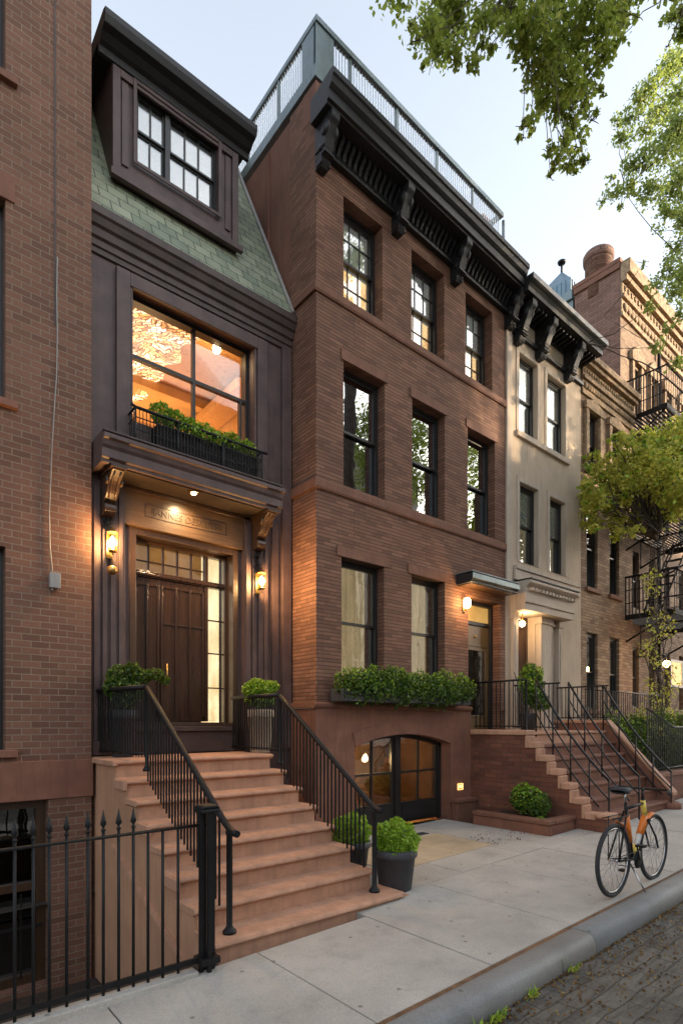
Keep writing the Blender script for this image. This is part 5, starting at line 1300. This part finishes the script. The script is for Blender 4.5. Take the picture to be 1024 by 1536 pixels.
# ================================================================== front gardens further along
gw = thing('garden_wall', 'low brown stone garden wall beyond the brick stoop', 'wall', (14, 4.4, 0))
build('wall', MB().box(X2b+.35, 17.8, 4.30, 4.48, -.1, G(13)+.42).box(17.8, 26, 4.30, 4.48, 0, G(20)+.45), M['brick_stoop'], gw)
build('coping', MB().box(X2b+.33, 26, 4.27, 4.51, G(13)+.421, G(13)+.50), M['brownstone'], gw, bevel=.01)
tag(build('garden_soil', MB().box(X2b+.2, 26, 4.48, YB, -.1, G(13)+.34), M['soil'], None, (14,5,0)), kind='structure')
zg = G(13)+.34
for i, (xa, xb_, yc, hh, nn, lab) in enumerate(((11.05,12.6,5.0,1.15,7500,'dark hedge directly right of the brick stoop'),(12.6,14.4,4.85,1.25,8500,'dark hedge behind the garden railing in front of the tan house'),(14.6,16.6,4.85,1.3,7500,'taller dark hedge beside the fire escape foot'),(16.8,19.5,4.9,1.4,6000,'hedge at the right edge beyond the fire escape'))):
    hgt = thing('hedge', lab, 'hedge', ((xa+xb_)/2, yc, zg), 'hedges in the front gardens')
    bl = []; x = xa+.15
    while x < xb_: bl.append((x, yc+rgq.uniform(-.1,.1), zg+hh*.55+rgq.uniform(-.06,.08), .28, .30, hh*.5+rgq.uniform(-.05,.06))); x += .24
    build('stems', MB().tube([(xa+.2,yc,zg-.02),(xa+.3,yc,zg+hh*.5)], .02, 6).tube([(xb_-.3,yc,zg-.02),(xb_-.2,yc,zg+hh*.5)], .02, 6), M['bark'], hgt)
    leaf_mesh('foliage', bl, nn, .055, M['leaf_dark'] if i != 3 else M['leaf_box'], hgt, 50+i, shell=.5)
    leaf_mesh('shoots', [(q[0],q[1],q[2]+.08,q[3],q[4],q[5]) for q in bl], nn//8, .05, M['leaf_lime'], hgt, 60+i, shell=.85)
railing('garden_railing', 'long black garden railing in front of the tan brick house', [[(X2b+.3,4.39,G(13)+.5,1.98),(12.4,4.39,G(13)+.5,1.62),(14.5,4.39,G(13)+.5,1.62)]], .10, M['iron'], None, .014)
railing('terrace_railing', 'black railing on the raised ledge along the tan house', [[(X2b+.35,5.55,ZL2-.1,2.38),(14.9,5.55,ZL2-.1,2.38)]], .11, M['iron'], None, .014)
tag(build('raised_ledge', MB().box(X2b+.17, 14.95, 5.5, YB-.01, .2, ZL2-.1), M['brownstone'], None, (12.8,5.8,0), bevel=.01), 'low raised brownstone ledge along the foot of the tan brick house', 'ledge')
# ================================================================== fire escapes
def fire_escape(x0, x1, y0, y1, z, label, ladder=True, rail=.95, roof=None):
    t = thing('fire_escape', label, 'fire escape', ((x0+x1)/2, (y0+y1)/2, z), 'fire escape balconies')
    mb = MB()
    k = y0
    while k <= y1+1e-6: mb.box(x0, x1, k-.018, k+.018, z-.01, z+.015); k += .085
    for k in (x0, (x0+x1)/2, x1-.03): mb.box(k, k+.03, y0, y1, z-.05, z-.0101)
    build('platform', mb, M['iron_rust'], t)
    mb = MB().box(x0-.02, x0, y0, y1, z-.09, z+.03).box(x1, x1+.02, y0, y1, z-.09, z+.03).box(x0-.02, x1+.02, y0-.02, y0-.007, z-.09, z+.03)
    build('edge_beam', mb, M['iron_rust'], t)
    mb = MB()
    for zz in (z+rail, z+rail*.66, z+rail*.33): mb.tube([(x0,y1,zz),(x0,y0,zz),(x1,y0,zz),(x1,y1,zz)], .024 if zz > z+rail*.9 else .012, 6)
    build('rails', mb, M['iron_rust'], t)
    mb = MB(); k = x0
    while k <= x1+1e-6: mb.box(k-.008, k+.006, y0-.006, y0+.006, z, z+rail); k += .13
    k = y0+.13
    while k < y1: mb.box(x0-.010, x0+.010, k-.010, k+.010, z, z+rail); k += .08
    b_ = build('bars', mb, M['iron_rust'], t)
    for k in (x0+.05, (x0+x1)/2, x1-.05):
        mb = MB().tube([(k,y0+.05,z-.06),(k,y1,z-.75)], .024, 6); mb.tube([(k,y1-.02,z-.06),(k,y1-.02,z-.75)], .012, 6)
        build('bracket', mb, M['iron_rust'], t)
    return t
fire_escape(14.65, 17.2, 5.35, HY-.02, 9.35, 'top fire escape balcony, against the carved sunlit front')
fire_escape(14.15, 17.2, 4.85, YB+.28, 6.55, 'middle fire escape balcony, just under the yellow green foliage')
fire_escape(14.15, 17.2, 5.0, YB+.28, 4.30, 'lowest fire escape balcony, above the globe lamp')
t = thing('fire_escape_stair', 'steep black iron stair linking the lower two fire escape balconies', 'stair', (16.4, 5.6, 4.3))
mb = MB().tube([(14.6,5.5,4.33),(16.6,5.5,6.55)], .02, 6).tube([(14.6,5.9,4.33),(16.6,5.9,6.55)], .02, 6).tube([(14.6,5.5,5.1),(16.6,5.5,7.3)], .012, 6)
build('stringer', mb, M['iron_rust'], t)
for k in range(9): f = (k+.5)/9; build('tread', MB().box(14.6+2*f-.08, 14.6+2*f+.08, 5.5, 5.9, 4.33+2.22*f-.008, 4.33+2.22*f+.008), M['iron_rust'], t)
t = thing('drop_ladder', 'black drop ladder under the lowest fire escape balcony', 'ladder', (15.0, 5.2, 1.2))
mb = MB().tube([(15.2,5.05,1.3),(15.2,5.05,4.3)], .016, 6).tube([(15.6,5.05,1.3),(15.6,5.05,4.3)], .016, 6)
for k in range(10): mb.tube([(15.2,5.05,1.5+k*.28),(15.6,5.05,1.5+k*.28)], .009, 6)
build('ladder_frame', mb, M['iron_rust'], t)
# wall globe lamp and lit shopfront window at the far right
pp = D_at(999, 996, 13.4)
t = thing('globe_lamp', 'glowing globe lamp on a black bracket below the fire escape', 'wall lamp', pp)
build('globe', MB().ball(pp, .085, 16), M['bulb_soft'], t); build('bracket', MB().tube([pp+Vector((0,0,.08)), pp+Vector((0,0,.2)), (pp.x+.1, HY-.0, pp.z+.25)], .014, 6), M['iron'], t)
lamp('globe_light', pp+Vector((0,-.15,0)), 8, (1,.6,.28), .08, t)
t = thing('lit_ground_window', 'small amber lit ground floor window at the right edge', 'window', (18.2, HY, 3))
a_, b_ = hw(1004), hw(1022)
mb = MB(); ring(mb, a_, b_, 2.75, 3.55, HY-.03, HY-.002, .06); build('window_frame', mb, M['sash_bronze'], t)
build('pane', MB().box(a_+.06, b_-.06, HY-.02, HY-.004, 2.81, 3.49), lit('amber light', (.5,.25,.06), (1.0,.65,.25), .22, 4), t)
# street drain pipe
t = thing('downpipe', 'black rainwater pipe down the tall building beside the globe lamp', 'pipe', (hw(985), HY, 3)); xx = hw(984)
build('pipe', MB().tube([(xx,HY-.07,.3),(xx,HY-.07,12.0)], .045, 8), M['iron_rust'], t)

# ================================================================== climbing vine with a golden crown
rg = random.Random(12)
vn = thing('climbing_vine', 'old twisted vine climbing the fire escape under a yellow green crown', 'vine', (12.9, 4.9, zg))
mb = MB()
for k in range(6):
    a0 = Vector((12.95+rg.uniform(-.25,.35), 4.92+rg.uniform(-.06,.06), zg)); b0 = Vector((12.8+rg.uniform(-.5,.7), 4.95+rg.uniform(-.2,.2), rg.uniform(5.0,6.6)))
    pts = wiggle(a0, b0, 22, .13, rg); mb.tube(pts, taper(rg.uniform(.009,.018), .005, len(pts)), 6)
for k in range(64):
    s0 = Vector((12.9+rg.uniform(-.25,.5), 4.9, rg.uniform(1.2,6.0))); e0 = s0+Vector((rg.uniform(-.7,.9), rg.uniform(-.3,.3), rg.uniform(-.3,1.1)))
    pts = wiggle(s0, e0, 9, .07, rg); mb.tube(pts, taper(.011, .004, len(pts)), 5)
build('stems', mb, M['bark'], vn)
def pxblobs(lst, d, k=1.0, dj=.5, seed=3, flat=.8):
    r = random.Random(seed); out = []
    for px, py, rp in lst:
        dd = d + r.uniform(-dj, dj); p = D_at(px, py, dd); q = rp*dd/847*k; out.append((p.x, p.y, p.z, q, q, q*flat))
    return out
gold = [(893,745,24),(905,715,22),(915,760,20),(935,730,34),(950,690,28),(965,745,34),(985,700,40),(1010,665,36),(1000,740,38),(1030,700,40),(975,665,24),(940,665,18),(1040,650,40),(885,765,14),(900,790,14),(925,785,16),(880,725,14),(910,690,14),(1035,750,40),(925,805,10),(960,780,18)]
gr = random.Random(44)
gold += [(gr.uniform(868,1030), gr.uniform(648,800), gr.uniform(7,15)) for _ in range(46)]
gold = [g_ for g_ in gold if g_[1] > 640+max(0,(930-g_[0]))*.9 and g_[1] < 830-max(0,g_[0]-900)*.45]
bl = pxblobs(gold, 11.6, .95, .9, 5)
mb = MB()
for q in bl: 
    pts = wiggle((12.85,4.9,5.6), q[:3], 9, .12, rg, -.2); mb.tube(pts, taper(.025, .006, len(pts)), 5)
build('branches', mb, M['bark'], vn)
leaf_mesh('crown', bl, 20000, .070, M['leaf_gold'], vn, 71, shell=.2, clump=1300)
leaf_mesh('low_leaves', [(12.9+gr.uniform(-.6,.8), 4.9+gr.uniform(-.2,.2), gr.uniform(1.5,5.2), .22, .2, .2) for _ in range(22)], 900, .06, M['leaf_gold'], vn, 73, shell=.1)
leaf_mesh('green_leaves', bl, 2500, .075, M['leaf_lime'], vn, 72, shell=.1, clump=300)

# ================================================================== street trees
def tree(name, label, base, fork, limbs, blobs, n, size, mat, seed, clump=None, r0=.22, group='street trees', twigs=0, droop=0, shell=.1):
    rg = random.Random(seed); t = thing(name, label, 'tree', base, group)
    pts = wiggle(base, fork, 10, .05, rg); mb = MB().tube(pts, taper(r0, r0*.7, len(pts)), 14); build('trunk', mb, M['bark'], t)
    mb = MB()
    for (e_, r_) in limbs:
        pts = wiggle(fork, e_, 12, .10, rg, -.35); mb.tube(pts, taper(r_, r_*.25, len(pts)), 8)
    ends = [Vector(e_) for e_, _ in limbs]
    for q in blobs:
        c_ = Vector(q[:3]); s0 = min(ends, key=lambda v: (v-c_).length) if ends else Vector(fork)
        pts = wiggle(s0, c_, 7, .05, rg, .05); mb.tube(pts, taper(.009, .004, len(pts)), 5)
        for k in range(twigs):
            e2 = c_+Vector((rg.uniform(-1,1)*q[3], rg.uniform(-1,1)*q[4], rg.uniform(-1,1)*q[5])); p2 = wiggle(c_, e2, 4, .02, rg); mb.tube(p2, taper(.007,.003,5), 4)
    build('limbs', mb, M['bark'], t)
    leaf_mesh('crown', blobs, n, size, mat, t, seed, shell=shell, clump=clump or 0, droop=droop, up=.1)
    return t
near = [(640,45,26),(655,75,22),(625,60,14),(680,25,30),(690,70,26),(700,95,15),(660,20,30),(720,40,28),(735,75,14),(745,20,24),(710,100,10),(640,95,8),(615,35,10),
  (765,15,30),(775,50,22),(785,85,14),(800,25,34),(815,70,32),(840,30,36),(845,85,30),(870,60,30),(880,20,34),(905,45,26),(920,15,28),(945,20,20),(925,60,14),
  (800,115,20),(825,120,26),(855,125,30),(885,105,24),(905,85,16),(870,150,22),(840,160,24),(815,160,18),(795,185,17),(785,205,9),(860,185,24),(885,180,14),(845,205,18),(865,220,17),(840,240,15),(825,262,10),(855,248,14),(875,240,10),(900,135,10),(830,225,14),
  (1010,25,16),(1025,45,18),(1000,70,9),(1020,15,18)]
near += [(600+i*28, -40-(i%3)*25, 40) for i in range(17)]
bl = pxblobs(near, 7.2, 1.0, .7, 8)
tree('street_tree', 'broad dark green tree overhanging from the top right corner', (9.4,1.55,G(9.4)-.1), (9.6,1.5,12.0), [(tuple(D_at(900,-110,7.2)),.06),(tuple(D_at(720,-100,7.3)),.05),(tuple(D_at(1060,-90,7.0)),.05),(tuple(D_at(800,-60,7.2)),.03)], bl, 17500, .072, M['leaf_oak'], 81, clump=2300, twigs=3, droop=.7)
fine_ = [(1000,105,22),(975,130,20),(1020,140,22),(990,165,22),(1015,190,24),(960,150,14),(945,175,16),(925,180,9),(965,195,18),(935,205,14),(1000,225,24),(970,235,20),(1025,250,22),(945,245,14),(1010,280,22),(975,285,22),(945,280,16),(920,290,13),(905,300,10),(915,265,7),(1000,320,18),(1025,330,18),(985,345,10),(1015,370,18),(1000,405,20),(1025,410,20),(985,430,14),(965,395,9),(1010,440,14),(930,310,8),(1020,470,14),(1000,495,12),(975,460,9),(1020,90,18),(1035,200,30),(1040,300,30),(1040,420,30),(985,520,9),(1015,545,12)]
bl = pxblobs(fine_, 10.8, 1.05, .9, 9)
tree('street_tree', 'thin pale leaved tree reaching in from the right edge', (13.9,2.1,G(13.9)-.1), (13.6,2.5,6.0), [(tuple(D_at(1060,200,11)),.05),(tuple(D_at(1070,330,10.6)),.04),(tuple(D_at(1060,440,10.8)),.03),(tuple(D_at(880,515,11.6)),.028),(tuple(D_at(935,285,10.8)),.02),(tuple(D_at(905,475,12)),.016)], bl, 13000, .062, M['leaf_fine'], 82, clump=2000, twigs=3, shell=.05)
# trees on the other side of the street, seen mirrored in the windows
rb = random.Random(33)
def blobs_round(c_, R_, n): 
    out = []
    for k in range(n):
        d = Vector((rb.gauss(0,1), rb.gauss(0,1), rb.gauss(0,.8))).normalized()*R_*rb.uniform(.3,1); out.append((c_[0]+d.x, c_[1]+d.y, c_[2]+d.z, R_*.26, R_*.26, R_*.2))
    return out
for (x, y, z, r_, lab, s_) in ((15.4,-4.6,13.0,4.0,'leafy tree across the street, nearest the camera',91),(21.8,-4.8,13.0,3.8,'leafy tree across the street, farther from the camera',92)):
    bl = blobs_round((x,y,z), r_, 34)
    tree('street_tree', lab, (x,y,0), (x,y,4.2), [((x+rb.uniform(-3,3), y+rb.uniform(-1.5,1.5), z+rb.uniform(-1,2)),.07) for _ in range(9)], bl, 22000, .10, M['leaf_oak'], s_, clump=1500, twigs=1)

# ================================================================== bicycle
bx, by = 5.32, 2.40
g0 = G(5.8)+.012; Rw = .322
bk = thing('bicycle', 'black bicycle with orange and yellow frame parts parked beside the kerb', 'bicycle', (bx+.5, by, g0))
def wheel(xc, zc):
    mb = MB(); c_ = [(xc+Rw*math.cos(a_), by, zc+Rw*math.sin(a_)) for a_ in [2*math.pi*i/48 for i in range(48)]]
    mb.tube(c_, .019, 8, closed=True); ty = build('tyre', mb, M['tyre'], bk)
    rr_ = Rw-.028; c_ = [(xc+rr_*math.cos(a_), by, zc+rr_*math.sin(a_)) for a_ in [2*math.pi*i/48 for i in range(48)]]
    build('rim', MB().tube(c_, .010, 6, closed=True), M['chrome'], ty)
    mb = MB()
    for i in range(28):
        a_ = 2*math.pi*i/28; s_ = 1 if i % 2 else -1; a2 = a_ + (.9 if (i//2) % 2 else -.9)
        mb.tube([(xc+.02*math.cos(a2), by+s_*.028, zc+.02*math.sin(a2)), (xc+rr_*math.cos(a_), by, zc+rr_*math.sin(a_))], .0016, 4)
    mb.lathe([(.0001,-.04),(.018,-.038),(.012,-.02),(.012,.02),(.018,.038),(.0001,.04)], (xc,by,zc), 12, 'y')
    build('spokes', mb, M['chrome'], ty)
M['tyre'] = plain('tyre rubber', (.018,.019,.022), .7, .1, 20, .2, 80, streak=False)
M['chrome'] = plain('dull chrome', (.45,.45,.46), .25, .1, 30, 0, 40, metal=1, streak=False)
M['orange'] = plain('orange enamel', (.66,.17,.015), .4, .15, 14, .05, 40, streak=False)
M['yellow'] = plain('yellow enamel', (.75,.55,.10), .3, .3, 25, .05, 40, streak=False)
M['white_paint'] = plain('pale tube', (.55,.55,.52), .35, .2, 20, 0, 40, streak=False)
zr = g0+Rw+.012; rx, fx_ = bx, bx+.90
wheel(rx, zr); wheel(fx_, zr)
bbk = Vector((rx+.40, by, g0+.29)); seat = Vector((rx+.25, by, g0+.84)); hd1 = Vector((fx_-.26, by, g0+.84)); hd0 = Vector((fx_-.21, by, g0+.68))
rear = Vector((rx, by, zr)); fr_ = Vector((fx_, by, zr))
mb = MB().tube([bbk, seat], .016, 10).tube([seat+Vector((0,0,-.05)), hd1+Vector((0,0,-.03))], .016, 10)
for s_ in (-.05, .05):
    mb.tube([seat+Vector((0,s_*.3,-.07)), rear+Vector((0,s_,0))], .009, 8); mb.tube([bbk+Vector((0,s_*.6,0)), rear+Vector((0,s_,0))], .010, 8)
mb.tube([hd0+Vector((.01,0,-.03)), hd1+Vector((0,0,.02))], .020, 10)
build('frame', mb, M['iron'], bk)
build('down_tube', MB().tube([bbk, bbk.lerp(hd0, .98)], .026, 10), M['white_paint'], bk)
build('frame_sleeve', MB().tube([bbk.lerp(hd0, .55), bbk.lerp(hd0, .97)], .031, 10), M['orange'], bk)
build('frame_decal', MB().tube([bbk.lerp(hd0, .08), bbk.lerp(hd0, .30)], .029, 10).tube([hd0, hd1], .024, 10), M['yellow'], bk)
mb = MB()
for s_ in (-.045, .045): mb.tube([hd0+Vector((.005,s_*.6,-.04)), fr_+Vector((-.06,s_,.12)), fr_+Vector((0,s_,0))], .010, 8)
mb.box(hd0.x-.02, hd0.x+.03, by-.045, by+.045, hd0.z-.06, hd0.z-.03)
build('fork', mb, M['iron'], bk)
def fender(xc, a0, a1, mat):
    mb = MB(); vs = []; fs = []; n = 16
    for i in range(n+1):
        a_ = R(a0+(a1-a0)*i/n)
        for j, (dy, dr) in enumerate(((-.03,.028),(-.018,.040),(0,.044),(.018,.040),(.03,.028))): vs.append((xc+(Rw+dr)*math.cos(a_), by+dy, zr+(Rw+dr)*math.sin(a_)))
    for i in range(n):
        for j in range(4): q = i*5+j; fs.append((q,q+1,q+6,q+5))
    mb.add(vs, fs, True); o = build('mudguard', mb, mat, bk); md = o.modifiers.new('th','SOLIDIFY'); md.thickness = .003
fender(rx, 40, 75, M['orange']); fender(fx_, 95, 150, M['orange'])
mb = MB(); sp_ = seat+Vector((-.025,0,.10)); mb.tube([seat, sp_+Vector((0,0,.01))], .012, 8)
build('seat_tube_sleeve', MB().tube([bbk.lerp(seat,.30), bbk.lerp(seat,.80)], .022, 10), M['orange'], bk)
build('seat_post', mb, M['chrome'], bk)
vs = []; fs = []
prof = [(-.14,.075,.012),(-.12,.090,.03),(-.06,.088,.036),(0,.06,.030),(.06,.030,.024),(.12,.020,.018),(.145,.006,.006)]
mb = MB(); n = 10
for (x, w_, hh) in prof:
    for k in range(n): a_ = 2*math.pi*k/n; vs.append((sp_.x+x, sp_.y+w_*math.cos(a_), sp_.z+.03+hh*math.sin(a_)))
for i in range(len(prof)-1):
    for k in range(n): fs.append((i*n+k, i*n+(k+1)%n, (i+1)*n+(k+1)%n, (i+1)*n+k))
mb.add(vs, fs, True)
build('saddle', mb, M['tyre'], bk)
mb = MB(); hb = hd1+Vector((-.01,0,.09)); mb.tube([hd1, hb], .013, 8); mb.tube([hb, hb+Vector((.05,0,.02))], .013, 8); hc = hb+Vector((.05,0,.02))
mb.tube([hc+Vector((-.12,-.28,-.01)), hc+Vector((-.03,-.24,.01)), hc+Vector((0,-.1,0)), hc, hc+Vector((0,.1,0)), hc+Vector((-.03,.24,.01)), hc+Vector((-.12,.28,-.01))], .012, 8)
build('handlebar', mb, M['iron'], bk)
for s_ in (-1, 1): build('grip', MB().tube([hc+Vector((-.05,s_*.245,.005)), hc+Vector((-.15,s_*.285,-.015))], .017, 10), M['tyre'], bk)
mb = MB().lathe([(.0001,-.006),(.085,-.004),(.085,.004),(.0001,.006)], (bbk.x,by-.055,bbk.z), 24, 'y')
for s_ in (-1, 1):
    p1 = bbk+Vector((.0,s_*.07,0)); p2 = p1+Vector((s_*.07,0,-s_*.15)); mb.tube([p1, p2], .008, 6); mb.box(p2.x-.04, p2.x+.04, p2.y+(.0 if s_ > 0 else -.08), p2.y+(.08 if s_ > 0 else 0), p2.z-.01, p2.z+.01)
build('crank', mb, M['iron'], bk)
c1, c2 = Vector((bbk.x,by-.055,bbk.z)), Vector((rx,by-.045,zr))
build('chain', MB().tube([c1+Vector((0,0,.083)), c2+Vector((0,0,.035))], .004, 5).tube([c1+Vector((0,0,-.083)), c2+Vector((0,0,-.035))], .004, 5), M['iron'], bk)
build('rear_rack', MB().tube([(rx-.12,by-.05,zr+.40),(rx+.2,by-.05,zr+.40),(rx+.2,by+.05,zr+.40),(rx-.12,by+.05,zr+.40)], .006, 6).tube([(rx,by-.05,zr),(rx,by-.05,zr+.40)], .005, 6).tube([(rx,by+.05,zr),(rx,by+.05,zr+.40)], .005, 6), M['iron'], bk)
kb = MB().tube([(bbk.x-.06, by, bbk.z-.03), (bbk.x-.1, by-.17, g0)], .008, 6); build('kickstand', kb, M['chrome'], bk)

# ================================================================== litter and weeds along the kerb
M['dry'] = leafmat('dry leaves', (.10,.045,.018), (.20,.10,.035), (.38,.26,.09), .8, .1)
rgn = np.random.default_rng(5)
def scatter(n, name, xr, yr, size, mat, z=0, seed=1, kerb=True):
    rg_ = np.random.default_rng(seed); xx = rg_.uniform(*xr, n); yy = yr[1]-(yr[1]-yr[0])*rg_.uniform(0,1,n)**(2.2 if kerb else 1)
    bl = [(x, y, G(x)+z, .004, .004, .004) for x, y in zip(xx, yy)]
    o = leaf_mesh(name, bl, n, size, mat, None, seed, up=0, jitter=.6); o['kind'] = 'stuff'; return o
me = scatter(6500, 'fallen_leaves', (1.8, 12), (1.35, 2.07), .019, M['dry'], -.117, 3)
scatter(260, 'fallen_leaves', (1.8, 11), (.4, 2.0), .022, M['dry'], -.115, 6, False)
scatter(130, 'fallen_leaves', (6.3, 7.25), (4.3, 4.9), .02, M['dry'], .018, 7, False)
scatter(160, 'fallen_leaves', (7.4, 7.95), (4.35, 5.3), .03, M['dry'], .30, 8, False)
mb = MB(); rg = random.Random(6)
for k in range(46):
    c_ = Vector((rg.uniform(2.6,6.5), 2.06-abs(rg.gauss(0,.13)), 0)); c_.z = G(c_.x)-.119; a_ = rg.uniform(0,3.14)
    pts = wiggle(c_, c_+Vector((math.cos(a_)*rg.uniform(.05,.16), math.sin(a_)*.08, .004)), 4, .008, rg); mb.tube(pts, .0022, 4)
o = build('fallen_twigs', mb, M['bark'], None, (0,0,0)); o['kind'] = 'stuff'
for i, (x, y, n, lab) in enumerate(((2.93,2.04,46,'larger weed tuft growing at the foot of the kerb'),(2.72,2.03,30,'low weed tuft in the gutter at the bottom edge'),(3.35,2.05,16,'small single weed sprig by the kerb'),(3.9,2.06,12,'tiny weed sprig farthest along the kerb'))):
    wd = thing('weed', lab, 'weed', (x, y, G(x)-.12), 'weeds along the kerb')
    mb = MB()
    for k in range(n):
        a_ = rg.uniform(0,6.28); L = rg.uniform(.03,.085); b0 = Vector((x+rg.gauss(0,.035), y-abs(rg.gauss(0,.015)), G(x)-.12)); tp = b0+Vector((math.cos(a_)*L*.6, math.sin(a_)*L*.6-.01, L)); md_ = b0.lerp(tp,.5)+Vector((0,0,L*.15)); sd_ = Vector((-math.sin(a_), math.cos(a_), 0))*.0035
        mb.add([b0-sd_, b0+sd_, md_+sd_*1.3, md_-sd_*1.3, tp], [(0,1,2,3),(3,2,4)])
    build('blades', mb, M['leaf_lime'], wd)
    leaf_mesh('leaves', [(x,y-.02,G(x)-.10,.06,.03,.015)], n*3, .016, M['leaf_gold'], wd, 95+i)
